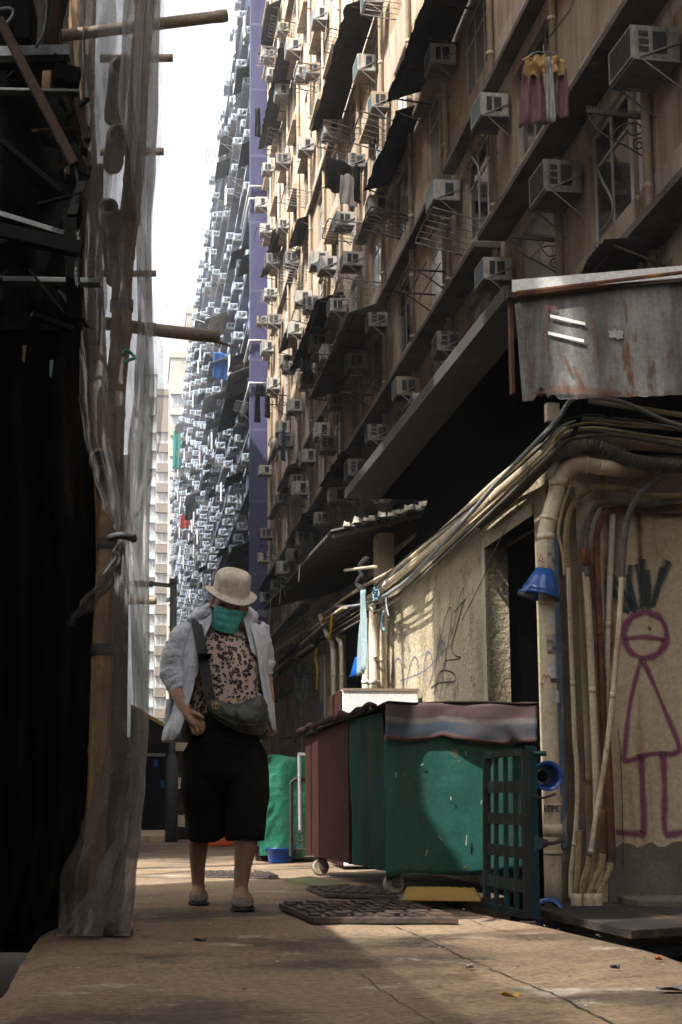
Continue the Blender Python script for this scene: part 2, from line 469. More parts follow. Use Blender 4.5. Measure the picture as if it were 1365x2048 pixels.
# ------------------------------------------------------------------ air conditioners
def ac_parts(root, kind=0, l=.62, p=.58, h=.42, case=None):
    case = case or m_ac
    """box sticks out of the wall towards -X, wall plane at x=0, bottom at z=0, centred on y=0"""
    y0, y1 = -l / 2, l / 2
    c = MB()
    c.box((-p, y0, .012), (0, y1, h), 0)
    c.box((-p + .01, y0 + .01, 0), (-.01, y1 - .01, .0115), 1)
    c.build('case', [case, m_acunder], root, bevel=.008)
    b = .03
    g = MB()
    for a in ((y0, y0 + b), (y1 - b, y1)): g.box((-p - .012, a[0], .012), (-p - .001, a[1], h))
    for a in ((.012, .012 + b), (h - b, h)): g.box((-p - .012, y0 + b, a[0]), (-p - .001, y1 - b, a[1]))
    fr = g.build('front_frame', case, root)
    k = MB().box((-p - .005, y0 + b, .012 + b), (-p - .002, y1 - b, h - b))
    if kind != 1:
        for i in range(1, 6): k.box((-p - .009, y0 + b + (l - 2 * b) * i / 6 - .004, .03), (-p - .0052, y0 + b + (l - 2 * b) * i / 6 + .004, h - .02))
        for i in range(1, 4): k.box((-p - .008, y0 + b, h * i / 4 - .004), (-p - .0052, y1 - b, h * i / 4 + .004))
    k.build('coil', m_coil if kind != 2 else m_acdark, fr)
    spans = {0: [(-p + .1, -p + .2), (-p + .24, -p + .38)], 1: [(-p + .24, -p + .42)], 2: [(-p + .08, -p + .2), (-p + .25, -p + .42)]}[kind]
    for a, b2 in spans:
        if kind == 2 and a < -p + .1:
            for i in range(3): MB().box((a, y0 - .004, .09 + i * .1), (b2, y0 - .001, .165 + i * .1)).build('louvre', m_acdark, root)
        else: MB().box((a, y0 - .004, .08), (b2, y0 - .001, h - .07)).build('louvre', m_acdark, root)
    br = MB()
    for yy in (y0 - .012, y1 + .012):
        br.bar((-p * .95, yy, .0), (.0, yy, h * .55), .022); br.bar((-p, yy, -.012), (0, yy, -.012), .024); br.bar((-p * .8, yy, -.02), (0, yy, -.36), .018)
    br.bar((-p * .97, y0, -.012), (-p * .97, y1, -.012), .024)
    br.build('bracket', m_grey, root)
protos = []
for kind in range(6):
    r = thing('air_conditioner', 'x', 'air conditioner', (0, 0, 0), 'air conditioners on the cream block')
    ac_parts(r, kind % 3, (.62, .66, .7, .58, .74, .60)[kind], (.52, .56, .58, .48, .54, .5)[kind], (.40, .43, .44, .38, .47, .36)[kind], (m_ac, m_ac, m_acg, m_acy, m_ac, m_acg)[kind])
    protos.append(r)
def ac_place(f, n, slot, dz, label):
    kind = frng.choice([0, 1, 2, 3, 4, 5, 0, 4])
    y = Y00 + BAY * n + slot; z = ze(f + 1) - .80 + dz
    dup(protos[kind], (XW - .06 if frng.random() < .7 else XW - .14, y, z), label, frng.uniform(-.05, .05), (.9 + frng.uniform(-.1, .1), .9, .92 + frng.uniform(-.06, .06)))
acs = 0
def dens(f, n): return (.85 if n < 3 else .7) if f < 5 else .52
for n in range(NB0, NB1):
    for f in range(0, NF - 1):
        for s_, slot in enumerate((2.62, 1.1)):
            if s_ == 1 and (frng.random() > .13 or n < 2): continue
            if s_ == 0 and frng.random() > dens(f, n): continue
            z = ze(f + 1) - .6; y = Y00 + BAY * n + slot
            if n == NB1 - 1 and slot > 2: continue
            if not seen((XW - .3, y, z), 10) : continue
            sp = proj((XW - .3, y, z))
            if f == 0: continue
            if sp[1] > 1250: continue
            lab = f'boxy air conditioner on the cream block, {ORD[f]} row above street, {ORD[n + 3]} bay from the right'
            if s_: lab = f'extra air conditioner mid bay, cream block, {ORD[f]} row above street, {ORD[n + 3]} bay from right'
            ac_place(f, n, slot, frng.uniform(-.12, .05) if s_ == 0 else frng.uniform(-.9, -.7), lab); acs += 1
for p_ in protos:
    for ch in list(p_.children):
        for g in list(ch.children): bpy.data.objects.remove(g)
        bpy.data.objects.remove(ch)
    bpy.data.objects.remove(p_)

# ------------------------------------------------------------------ awnings over windows
def awning(y0, y1, z, proj_=.85, drop=.3, mat=None, label='', nm='corrugated_awning', x=XW, rag=.0, parts=True):
    r = thing(nm, label, 'awning', (x, y0, z), 'metal awnings on the apartment blocks')
    L = y1 - y0; nu = max(6, int(L / .055))
    def fn(u, v):
        y = y0 + L * u
        wv = .018 * math.cos(u * nu * math.pi)
        pr = proj_ + (noise.noise(V((y * 3, z, 1))) * rag)
        return (x - .02 - pr * v, y, z - drop * v + wv + .03 * noise.noise(V((y, v * 2, z))))
    MB().grid(fn, nu, 4).build('sheet', mat or m_awn, r, solid=.006)
    b = MB()
    for k in range(max(2, int(L / 1.1)) + 1):
        y = y0 + .08 + (L - .16) * k / max(2, int(L / 1.1))
        b.bar((x - .03, y, z - drop * .1 - .35), (x - proj_ * .85, y, z - drop * .85 - .035), .025)
    b.bar((x - proj_ * .86, y0 + .05, z - drop * .86 - .04), (x - proj_ * .86, y1 - .05, z - drop * .86 - .04), .028)
    b.build('support', m_iron, r)
    return r
AW = [  # floor, from, to (metres down the alley), drop, projection
    (4, 21, 25.7, .3, .9), (6, 31, 37.5, .35, .85), (9, 47, 55, .35, .8), (4, 26.3, 30.1, .2, .6), (4, 37, 43.6, .3, .8), (3, 30.5, 37.7, .35, .95), (2, 33.5, 37.5, .25, .7), (1, 25, 29, .25, .7),
    (1, 14.0, 17.2, .12, .75), (2, 41, 46, .3, .7), (1, 34, 38, .25, .7), (3, 46, 50, .25, .6), (5, 47, 50, .25, .5), (7, 51, 56, .3, .6), (6, 44, 46.5, .2, .5), (2, 52, 56, .25, .6), (11, 53, 57, .3, .6)]
for i, (f, y0, y1, dr, pr) in enumerate(AW):
    n = int((y0 - Y00) // BAY)
    awning(y0, y1, ze(f) - .02, pr, dr, m_awn if i % 6 != 5 else m_awn_w,
           f"{'dark' if i % 6 != 5 else 'faded pale'} corrugated awning, cream block, {ORD[f]} ledge above street, {ORD[n + 3]} bay from right", rag=.05)

# ------------------------------------------------------------------ drying racks
def rack_mesh(w=1.3, d=.85, tilt=.25, kind=0):
    mb = MB()
    if kind == 0:      # rounded tubular frame with cross bars
        c = .12
        pts = [(0, 0, 0), (-d + c, 0, tilt * (d - c)), (-d, c, tilt * d), (-d, w - c, tilt * d), (-d + c, w, tilt * (d - c)), (0, w, 0)]
        mb.tube(pts, .016, 6, 3)
        for k in range(1, 6):
            y = w * k / 6
            mb.tube([(-d + .005, y, tilt * d), (0, y, 0)], .008, 5)
    else:              # two bracket arms with long rails
        for y in (0, w):
            mb.bar((0, y, 0), (-d, y, tilt * d * .3), .03); mb.bar((0, y, -.4), (-d * .75, y, tilt * d * .2), .022)
        for k in range(3):
            x = -d * (.3 + .33 * k); mb.tube([(x, -.35, .02 - x * tilt * .3), (x, w + .35, .02 - x * tilt * .3)], .012, 5)
    return mb
RK = [(2, 2, .9, 0, 1.5), (3, 4, .3, 0, 1.2), (2, 3, .2, 1, 1.2), (4, 4, 1.3, 0, 1.5), (1, 5, .5, 1, 1.5), (4, 6, .3, 0, 1.3), (3, 5, .9, 0, 1.4),
      (3, 7, .4, 1, 1.4), (5, 6, .4, 0, 1.5), (6, 6, .3, 0, 1.2), (2, 9, .4, 0, 1.3), (4, 8, .4, 0, 1.5), (1, 8, .3, 1, 1.5), (5, 9, .5, 0, 1.6),
      (6, 9, .3, 0, 1.3), (3, 10, .4, 0, 1.3), (7, 8, .2, 0, 1.6), (8, 11, .2, 0, 2.2), (2, 12, .3, 1, 1.3), (1, 12, .3, 0, 1.3), (6, 12, .2, 0, 1.3),
      (2, 5, .4, 1, 1.4), (1, 3, .3, 1, 1.2), (10, 12, 0, 0, 1.6), (7, 12, .1, 0, 1.4), (1, 10, .2, 1, 1.3), (9, 10, .2, 0, 1.4), (4, 11, .3, 1, 1.3), (5, 4, .3, 0, 1.3)]
for f, n, a, k, w in RK:
    z = ze(f) + .86 + (.1 if k else 0); y = Y00 + BAY * n + a
    o = rack_mesh(w, rng.uniform(.75, 1.0) if not k else .8, rng.uniform(.1, .35), k)
    for p in o.v: p += V((XW - .01, y, z))
    q = thing('drying_rack', f"{'tubular' if k == 0 else 'rusty bracketed'} drying rack, cream block, {ORD[f]} row above street, {ORD[n + 3]} bay from right", 'drying rack', (XW, y, z), 'drying racks on the cream block')
    o.build('rail_frame', m_iron if k or rng.random() < .6 else m_grey, q, smooth=True)

# scrolled iron brackets close to the frame's right edge
def scroll(y, z, label):
    q = thing('scroll_bracket', label, 'bracket', (XW, y, z), 'scrolled iron brackets')
    mb = MB()
    mb.bar((XW - .01, y, z), (XW - .72, y, z + .05), .035, .05)
    for k in range(24):
        x = XW - .02 - .7 * k / 23
        mb.bar((x, y, z + .02 + .05 * k / 23), (x, y, z + .065 + .05 * k / 23), .012)
    mb.tube([(XW - .7, y, z), (XW - .6, y, z - .18), (XW - .3, y, z - .34), (XW - .02, y, z - .5)], .011, 6, 5)
    mb.tube([(XW - .45, y, z - .25), (XW - .3, y, z - .1), (XW - .12, y, z - .08), (XW - .08, y, z - .18), (XW - .2, y, z - .22), (XW - .3, y, z - .12)], .009, 6, 6)
    def spiral(cx, cz, r0, turns, s):
        return [(cx + s * r0 * (1 - .8 * i / 20) * math.cos(turns * 6.28 * i / 20), y, cz + r0 * (1 - .8 * i / 20) * math.sin(turns * 6.28 * i / 20)) for i in range(21)]
    mb.tube(spiral(XW - .12, z - .33, .09, 1.4, 1), .009, 6, 2); mb.tube(spiral(XW - .62, z - .06, .07, 1.3, -1), .009, 6, 2)
    mb.build('scrollwork', m_iron, q, smooth=False)
p = PX(1290, 247, XW); scroll(p.y - .1, p.z + .02, 'black wrought iron scroll bracket below the right-hand window of the upper row')
p = PX(1140, 468, XW); scroll(p.y + .3, p.z + .02, 'black wrought iron scroll bracket just above the rusty sheet metal fascia')

# loose conduits on the near wall
for pts, r, lab in (([(1175, 215), (1178, 280), (1200, 350), (1225, 402), (1222, 440), (1200, 465)], .018, 'thin grey drain hose hanging from the near air conditioner to an outlet pipe'),
                    ([(952, 240), (940, 300), (955, 330), (962, 360)], .015, 'thin loose wire sagging beside a bright window pane')):
    mb = MB().tube([PX(a, b, XW - .06) for a, b in pts], r, 6, 4)
    tag(mb.build('drain_hose', m_grey, smooth=True), lab, 'hose')

# ------------------------------------------------------------------ laundry
m_pink = surf('mauve_cloth', (.26, .13, .15), (.19, .09, .11), 8, .9, bump=.3, bscale=30)
m_yel = surf('mustard_cloth', (.5, .32, .12), (.4, .25, .1), 8, .9, bump=.2)
m_black = surf('black_cloth', (.012, .012, .013), (.02, .02, .022), 8, .95, bump=.2)
m_white = surf('white_cloth', (.6, .58, .57), (.45, .43, .42), 8, .9, bump=.2)
m_blue = surf('blue_cloth', (.05, .16, .42), (.03, .1, .3), 8, .9, bump=.2)
m_teal = surf('teal_cloth', (.02, .25, .2), (.015, .18, .15), 8, .9, bump=.2)
def cloth(c, w, h, label, mat, name='hanging_cloth', parent=None, taper=.8, seed=0, ax=(0, 1, 0), group=None):
    c = V(c); ax = V(ax).normalized(); nrm = ax.cross(V((0, 0, 1)))
    def fn(u, v):
        s = (u - .5) * w * (taper + (1 - taper) * v)
        f = math.sin(u * 14 + seed + v * 1.5) * .035 * (.3 + v) + noise.noise(V((u * 3, v * 3, seed))) * .05
        return c + ax * s + nrm * f + V((0, 0, -h * v + .05 * noise.noise(V((u * 4, seed, v))) - (abs(u - .5) * .12 if v == 0 else 0)))
    o = MB().grid(fn, 18, 14).build(name, mat, parent, smooth=True, solid=.006)
    if parent is None: tag(o, label, 'laundry', group or 'laundry hung outside the windows')
    return o
# mauve garment with mustard collar on a hanger, at the photo's upper right
p = PX(1088, 105, 4.95)
g = thing('hanging_garment', 'mauve garment with a mustard yellow collar on a hanger near a drain pipe', 'laundry', p, 'laundry hung outside the windows')
cloth(p + V((-.15, .0, -.13)), .36, .82, '', m_pink, 'skirt_panel', g, .62, 3, (1, -.25, 0))
cloth(p + V((.16, -.03, -.15)), .34, .70, '', m_pink, 'skirt_panel', g, .6, 8, (1, .1, 0))
cloth(p + V((.03, -.10, -.1)), .11, .85, '', m_white, 'sash', g, .7, 5, (1, -.25, 0))
cloth(p + V((-.13, -.07, -.08)), .27, .27, '', m_yel, 'collar', g, .9, 1, (1, -.5, 0))
cloth(p + V((.14, -.08, -.09)), .25, .24, '', m_yel, 'collar', g, .9, 2, (1, .35, 0))
MB().tube([p + V((-.28, 0, -.12)), p + V((-.1, 0, .0)), p, p + V((.1, 0, .0)), p + V((.28, 0, -.12))], .008, 6, 3).tube([p, p + V((0, 0, .1)), p + V((.04, 0, .12))], .006, 6, 3).build('hanger', m_grey, g)
p2 = PX(1135, 0, 4.95)
mb = MB().tube([p + V((0, 0, .1)), PX(1140, 20, 5.3), PX(1180, -90, 5.6)], .014, 6)
tag(mb.build('clothes_pole', m_iron, smooth=True), 'slanting rusty clothes pole holding the mauve garment', 'pole')
q = PX(524, 768, 5.0); g = thing('hanging_trousers', 'pair of black trousers hung in front of the purple corner', 'laundry', q, 'laundry hung outside the windows')
cloth(q, .62, .5, '', m_black, 'waist', g, .8, 2, (1, .5, 0)); cloth(q + V((-.17, -.02, -.42)), .26, 1.15, '', m_black, 'trouser_leg', g, .9, 4, (1, .5, 0)); cloth(q + V((.22, -.02, -.42)), .26, .95, '', m_black, 'trouser_leg', g, .9, 7, (1, .5, 0))
for (px, py, w, h, mt, lab, x) in ((715, 330, .2, .9, m_black, 'narrow black garment on a rack above a pale cloth', 5.0),
        (678, 318, .9, .9, m_black, 'wide black cloth draped over a tubular rack', 5.0), (697, 350, .6, .75, m_white, 'crumpled pale pink cloth drooping below a rack', 5.0),
        (612, 715, .45, .5, m_black, 'bunched dark socks hung beneath a black awning', 5.1), (567, 858, .16, 1.1, surf('navy_cloth', (.03, .07, .16), (.015, .03, .07), 8, .9, bump=.2), 'blue and black garments hanging beside a low rack', 5.1),
        (516, 215, .3, 1.2, m_black, 'small dark bundle hung at the end of a long rack', 4.6)):
    q = PX(px, py, x); cloth(q, w, h, lab, mt, 'hanging_cloth', None, .8, px * .1, (1, .6, 0))
for (px, py, w, h, mt, lab) in ((443, 705, 1.1, 1.6, m_blue, 'bright blue shirts drying far down the purple block'), (357, 860, 1.3, 4.5, m_teal, 'green sheeting hung at the distant end of the purple block'),
        (383, 990, 1.2, 2.2, m_black, 'dark clothes drying low on the purple block'), (372, 1030, 1.2, 1.3, surf('red_cloth', (.4, .04, .03), None, 5, .9), 'red and blue washing near the alley end')):
    q = PX(px, py, 4.9); cloth(q, w, h, lab, mt, 'hanging_cloth', None, .9, px * .1, (1, .4, 0))

# ================================================================== purple block further down
PY0, PY1, PTOP = 60.0, 190.0, 41.6
m_pwall = surf('pale_blue_render', (.38, .45, .60), (.31, .37, .51), 1.0, .9, bump=.2, bscale=6, stain=(.26, .26, .32), stain_amt=(.5, .75), stain_scale=(1.2, 1.2, .25), bdist=.03)
m_purple = surf('purple_render', (.072, .07, .15), (.058, .056, .122), 1.0, .9, bump=.2, bscale=6, stain=(.04, .038, .085), stain_amt=(.45, .75), stain_scale=(2, 2, .2))
m_pledge = surf('blue_ledge', (.20, .21, .25), (.13, .135, .16), 1.5, .9, bump=.1)
pur = thing('apartment_block', 'tall pale blue and purple apartment block with a plain purple corner fin', 'building', (XW, 110, 0))
w_ = MB()
w_.box((XW, PY0 + .6, 0), (XW + 8, PY1, PTOP))
w_.box((XW - .3, PY0 + .61, PTOP), (XW + 8, PY1, PTOP + .5))
w_.build('wall', m_pwall, pur)
MB().box((5.10, PY0, 0), (XW + .3, PY0 + .598, PTOP + 4)).build('corner_fin', m_purple, pur)
for k in range(1, 13):
    z = 3.2 * k + .4
    MB().box((5.095, PY0 - .006, z), (XW + .2, PY0 - .001, z + .14)).build('painted_band', surf('fin_band', (.11, .108, .19), None, 3, .9), pur)
prng = random.Random(21)
st = MB()
for k in range(40):     # purple vertical panels between windows
    y = PY0 + 3 + 3.2 * k
    st.box((XW - .06, y, .5), (XW - .002, y + .7, PTOP - .5))
st.build('purple_strip', m_purple, pur)
NPF = 14
def zp(f): return 3.6 + 2.72 * f
for f in range(NPF + 1):
    MB().box((XW - .5, PY0 + .7, zp(f)), (XW - .07, PY1, zp(f) + .12)).build('ledge', m_pledge, pur)
pw = MB(); npw = 0
for k in range(40):
    for f in range(NPF):
        y0 = PY0 + 3.9 + 3.2 * k; z0 = zp(f) + 1.0; z1 = zp(f) + 2.5
        if y0 > PY1 - 3: continue
        c_ = (XW, y0 + 1, z0 + .7)
        if not seen(c_, 5): continue
        i_ = prng.choices([0, 1, 2, 3, 4], [4, 3, 2, 2, 1])[0]
        q = MB() if npw < 90 else pw
        q.box((XW - .03, y0, z0), (XW - .002, y0 + 1.9, z1), 0); q.box((XW - .036, y0 + .08, z0 + .08), (XW - .0305, y0 + .92, z1 - .08), 1 + i_); q.box((XW - .036, y0 + 1.0, z0 + .08), (XW - .0305, y0 + 1.82, z1 - .08), 1 + i_)
        if npw < 90: q.build('window', [m_frame_w] + m_pane, pur)
        npw += 1
o = pw.build('window', [m_frame_w] + m_pane, pur); o['kind'] = 'stuff'
# bent white pipes round the fin
for py in (683, 768, 375, 400):
    z = PY(510, py, PY0).z
    MB().tube([(5.0, PY0 + 4, z - .3), (5.0, PY0 - .12, z - .3), (5.03, PY0 - .12, z), (XW, PY0 - .12, z)], .06, 6).build('bent_pipe', m_frame_w, pur, smooth=True)
# shared low-poly clutter for the purple block
m_acp = surf('white_aircon_case', (.46, .54, .64), (.37, .44, .53), 4, .55, bump=0)
def small_ac(s=1.0):
    mb = MB()
    mb.box((-.62 * s, -.33, 0), (0, .33, .44 * s), 0)
    mb.box((-.62 * s - .006, -.3, .03), (-.62 * s - .002, .3, .41 * s), 1)
    mb.box((-.5 * s, -.336, .08), (-.36 * s, -.332, .36 * s), 2); mb.box((-.3 * s, -.336, .08), (-.1, -.332, .36 * s), 2)
    mb.box((-.6 * s, -.3, -.012), (-.02, .3, -.002), 3)
    for yy in (-.36, .36):
        mb.bar((-.62 * s, yy, -.02), (0, yy, .35), .03, None, 4); mb.bar((-.66 * s, yy, -.03), (0, yy, -.03), .04, None, 4)
    return mb
mats_ac = [m_acp, surf('pale_coil', (.17, .24, .27), (.12, .18, .2), 6, .5, bump=0), surf('haze_grey_louvre', (.10, .11, .125), None, 6, .6, bump=0), surf('grey_underside', (.22, .22, .23), None, 6, .8, bump=0), m_grey]  # louvres greyed: the softening of distance haze is put into the colour
sp_ = small_ac(.84).build('air_conditioner', mats_ac)
rk_ = MB()
tmp = rack_mesh(1.6, 1.2, .2, 0); rk_.v, rk_.f, rk_.m = tmp.v, tmp.f, tmp.m
for k in range(3): rk_.bar((-.4 * k - .3, 0, .1), (-.4 * k - .3, 1.6, .1), .02)
rk_.bar((0, .1, -.6), (-.9, .1, .12), .025); rk_.bar((0, 1.5, -.6), (-.9, 1.5, .12), .025)
rkp = rk_.build('drying_rack', m_grey)
aw_ = MB().grid(lambda u, v: (-.02 - .95 * v, 2.6 * u, -.42 * v + .02 * math.cos(u * 20 * math.pi)), 20, 2).build('corrugated_awning', m_awn, solid=.01)
aw2 = MB().grid(lambda u, v: (-.02 - 1.5 * v, 4.2 * u, -.6 * v + .02 * math.cos(u * 30 * math.pi)), 30, 2).build('corrugated_awning', m_awn_w, solid=.01)
hood = MB().prism([(0, 0, 0), (0, 0, .55), (-.6, 0, .1), (-.6, 0, 0)], (0, 2.0, 0))
cl_ = MB().grid(lambda u, v: (-.75 + .05 * math.sin(u * 9), 1.1 * u, -1.1 * v), 8, 3).build('hanging_cloth', m_white, solid=.01)
stuff = MB(); sc_ = {'ac': 0, 'rk': 0, 'aw': 0, 'cl': 0}
def put(src, loc, lab, cat, grp):
    c = src.copy(); COL.objects.link(c); c.location = loc
    return tag(c, lab, cat, grp)
rest = MB(); lim_ac = 290 - acs
cells = []
for k in range(0, 40):
    for f in range(-1, NPF + 1):
        y = PY0 + 1.0 + 3.2 * k; z = zp(f)
        if y > PY1 - 2 or z < 2: continue
        if not seen((XW - .5, y, z + 1), -2): continue
        cells.append((k, f, y, z))
for k, f, y, z in cells:
    loc = f'{ORD[f + 2]} row up, {ORD[k + 1]} bay past the fin' if k + 1 < len(ORD) else ''
    for j, (dy, dz) in enumerate(((.9, 1.75), (2.5, 1.2 if (k + f) % 2 else .35))):
        if prng.random() < (.68 if j == 0 else .22):
            if sc_['ac'] < lim_ac:
                put(sp_, (XW - prng.uniform(0, .25), y + dy, z + dz), ('white air conditioner' if j == 0 else 'second air conditioner') + f' on the purple block, {loc}', 'air conditioner', 'air conditioners on the purple block'); sc_['ac'] += 1
            else:
                b = len(rest.v); s_ = small_ac()
                rest.v += [p + V((XW - .1, y + dy, z + dz)) for p in s_.v]; rest.f += [tuple(b + q for q in ff) for ff in s_.f]; rest.m += s_.m
    r_ = prng.random()
    if r_ < .17 and sc_['rk'] < 130:
        put(rkp, (XW - .05, y + prng.uniform(-.3, .8), z + .8 + prng.uniform(-.2, .2)), f'pale drying rack on the purple block, {loc}', 'drying rack', 'drying racks on the purple block'); sc_['rk'] += 1
    if .30 < r_ < .43 and sc_['aw'] < 90:
        src = aw_ if prng.random() < .75 else aw2
        put(src, (XW - .05, y, z + prng.uniform(-.15, .1)), f"{'dark' if src is aw_ else 'wide brownish'} awning on the purple block, {loc}", 'awning', 'metal awnings on the apartment blocks'); sc_['aw'] += 1
    if .8 < r_ < .92 and sc_['cl'] < 60:
        put(cl_, (XW - .1, y + .4, z + .9), f'white washing hung on the purple block, {loc}', 'laundry', 'laundry hung outside the windows'); sc_['cl'] += 1
for q in (sp_, rkp, aw_, aw2, cl_): bpy.data.objects.remove(q)
if rest.v:
    o = rest.build('distant_air_conditioners', mats_ac); tag(o, 'far off air conditioners crowding the end of the purple block', 'air conditioners', None, 'stuff')
# long dark corrugated awnings stepping down near the fin
for (py, y0, y1, lab) in ((640, 62, 74, 'long black awning running back from the purple fin at mid height'), (1040, 62, 72, 'long dark lower awning behind the purple fin above the shacks'), (1130, 62, 70, 'lowest long dark awning beside the purple fin')):
    z = PX(500, py, 4.7).z
    awning(y0, y1, z + .5, 1.3, .5, m_awn, lab)
# white loop of conduit rising from the purple block into the sky
q = [PX(a, b, 3.6) for a, b in ((400, 632), (336, 606), (334, 620), (400, 645))]
mb = MB().tube([PX(420, 632, 5.2), q[1], q[2], PX(420, 648, 5.2)], .035, 5)
tag(mb.build('aerial_loop', m_grey), 'thin wire loop poking out over the alley against the sky', 'aerial')

# ================================================================== buildings closing the alley
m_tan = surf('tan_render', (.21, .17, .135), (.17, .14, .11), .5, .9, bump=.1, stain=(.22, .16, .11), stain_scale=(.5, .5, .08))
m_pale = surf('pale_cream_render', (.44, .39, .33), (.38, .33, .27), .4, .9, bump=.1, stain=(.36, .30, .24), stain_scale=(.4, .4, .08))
m_mint = surf('mint_render', (.46, .52, .50), (.40, .46, .44), .4, .9, bump=.1)
def tower(x0, x1, Y, top, dep, mat, label, cols, storey, ww, wh, side=None):
    t = thing('tower_block', label, 'building', ((x0 + x1) / 2, Y, 0))
    MB().box((x0, Y, 0), (x1, Y + dep, top)).build('wall', mat, t)
    wn = MB().box((-ww / 2, -.05, 0), (ww / 2, -.003, wh), 0).box((-ww / 2 + .15, -.07, .12), (-.08, -.0505, wh - .12), 1).box((.08, -.07, .12), (ww / 2 - .15, -.0505, wh - .12), 1)
    wn.box((-ww / 2 - .2, -.6, wh + .1), (ww / 2 + .2, -.003, wh + .25), 2)
    base = wn.build('window', [m_frame_w, m_pane[2], mat], None); first = True; cnt = 0
    for f in range(int((top - 6) / storey)):
        for cx in cols:
            c = base if first else base.copy()
            if not first: COL.objects.link(c)
            first = False; c.parent = t; c.location = V((cx, Y, 4 + f * storey)) - t.location
            cnt += 1
    par = MB().box((x0 - .2, Y - .2, top), (x1 + .2, Y + dep, top + 1)); par.build('parapet', mat, t)
    return t
def bx(px, Y): return (px - 260) / F * Y
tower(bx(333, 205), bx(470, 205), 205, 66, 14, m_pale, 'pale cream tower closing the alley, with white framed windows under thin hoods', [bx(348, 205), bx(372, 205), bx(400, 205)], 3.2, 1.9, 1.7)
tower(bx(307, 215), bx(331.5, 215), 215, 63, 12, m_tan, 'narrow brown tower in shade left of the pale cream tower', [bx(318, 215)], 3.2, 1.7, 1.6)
tower(bx(268, 240), bx(304, 240), 240, 74, 10, m_mint, 'faint mint white tower half hidden behind the net', [bx(300, 240)], 3.2, 1.4, 1.6)
tower(bx(366, 222), bx(460, 222), 222, 79, 12, m_pale, 'taller beige tower peeping above the end of the purple block', [bx(380, 222), bx(400, 222)], 3.2, 1.9, 1.7)
# ================================================================== ground
m_path = surf('concrete_path', (.32, .232, .15), (.23, .16, .10), 1.3, .8, bump=.6, bscale=70, stain=(.095, .07, .045), stain_amt=(.47, .62), stain_scale=(1.3, 1.9, 1), stain2=(.43, .37, .29), stain2_amt=(.585, .65), stain2_scale=(1.9, 2.8, 1), bdist=.009, grain=.62, gscale=42)
m_base = surf('dark_ground', (.022, .02, .018), (.013, .012, .011), 2, .95, bump=.4)
m_crack = surf('crack_dirt', (.045, .035, .028), None, 20, .95, bump=0)
o = MB().box((-60, -60, -.5), (70, 320, -.3)).build('ground', m_base); tag(o, 'dark ground beneath and beside the alley', 'ground', None, 'structure')
LE, RE = (-.32, 1.98)
edge = [(1.74, .4), (1.74, 3.2), (1.72, 4.3), (1.665, 5.0), (1.595, 5.5), (1.53, 6.0), (1.47, 6.45), (1.50, 6.75), (1.9, 7.0), (1.97, 7.4), (1.99, 8.0), (2.0, 12), (2.0, 240)]
o = MB().box((1.35, 2.0, -.29), (3.2, 7.3, -.14)).build('gutter', m_base); tag(o, 'dark gutter beside the path', 'gutter', None, 'structure')
def redge(y):
    for a, b in zip(edge, edge[1:]):
        if a[1] <= y <= b[1]: return a[0] + (b[0] - a[0]) * (y - a[1]) / (b[1] - a[1])
    return 2.0
pm = MB()
ys = [.4 + .12 * i for i in range(int(9 / .12))] + [9.4 + .6 * i for i in range(30)] + [28 + 10 * i for i in range(22)]
def zg(x, y):
    return .010 * noise.noise(V((x * .9, y * .9, 3))) + .004 * noise.noise(V((x * 4, y * 4, 8))) if y < 12 else 0.0
NXG = 22
def gfn(i, j):
    y = ys[j]; xr = redge(y) + .015 * noise.noise(V((y * 5, 1, 1))) + .01 * noise.noise(V((y * 17, 4, 1)))
    xl = LE + .012 * noise.noise(V((y * 4, 7, 1)))
    x = xl + (xr - xl) * i / NXG
    return V((x, y, zg(x, y) - (.02 if i in (0, NXG) else 0)))
vs = [gfn(i, j) for j in range(len(ys)) for i in range(NXG + 1)]
fs = [(j * (NXG + 1) + i, j * (NXG + 1) + i + 1, (j + 1) * (NXG + 1) + i + 1, (j + 1) * (NXG + 1) + i) for j in range(len(ys) - 1) for i in range(NXG)]
pm.add(vs, fs, 0)
for side in (0, NXG):       # edge faces down to the ground
    vv = []
    for j in range(len(ys)):
        p = gfn(side, j); vv += [p, V((p.x, p.y, -.3))]
    pm.add(vv, [(2 * j, 2 * j + 1, 2 * j + 3, 2 * j + 2) for j in range(len(ys) - 1)], 0)
def crack(pix, w, sd):
    w *= .5
    r_ = random.Random(sd); pts = [PZ(a, b, 0.0) for a, b in pix]; fine = []
    for a, b in zip(pts, pts[1:]):
        k = max(2, int((b - a).length / .05))
        for q in range(k): fine.append(a.lerp(b, q / k) + V((r_.uniform(-.006, .006), r_.uniform(-.01, .01), 0)))
    fine.append(pts[-1]); vs = []
    for i, p in enumerate(fine):
        t = (fine[min(i + 1, len(fine) - 1)] - fine[max(i - 1, 0)]).normalized(); s = V((t.y, -t.x, 0)) * w * r_.uniform(.3, 1.1)
        z = zg(p.x, p.y) + .003
        vs += [V((p.x - s.x, p.y - s.y, z)), V((p.x + s.x, p.y + s.y, z))]
    pm.add(vs, [(2 * i, 2 * i + 1, 2 * i + 3, 2 * i + 2) for i in range(len(fine) - 1)], 1)
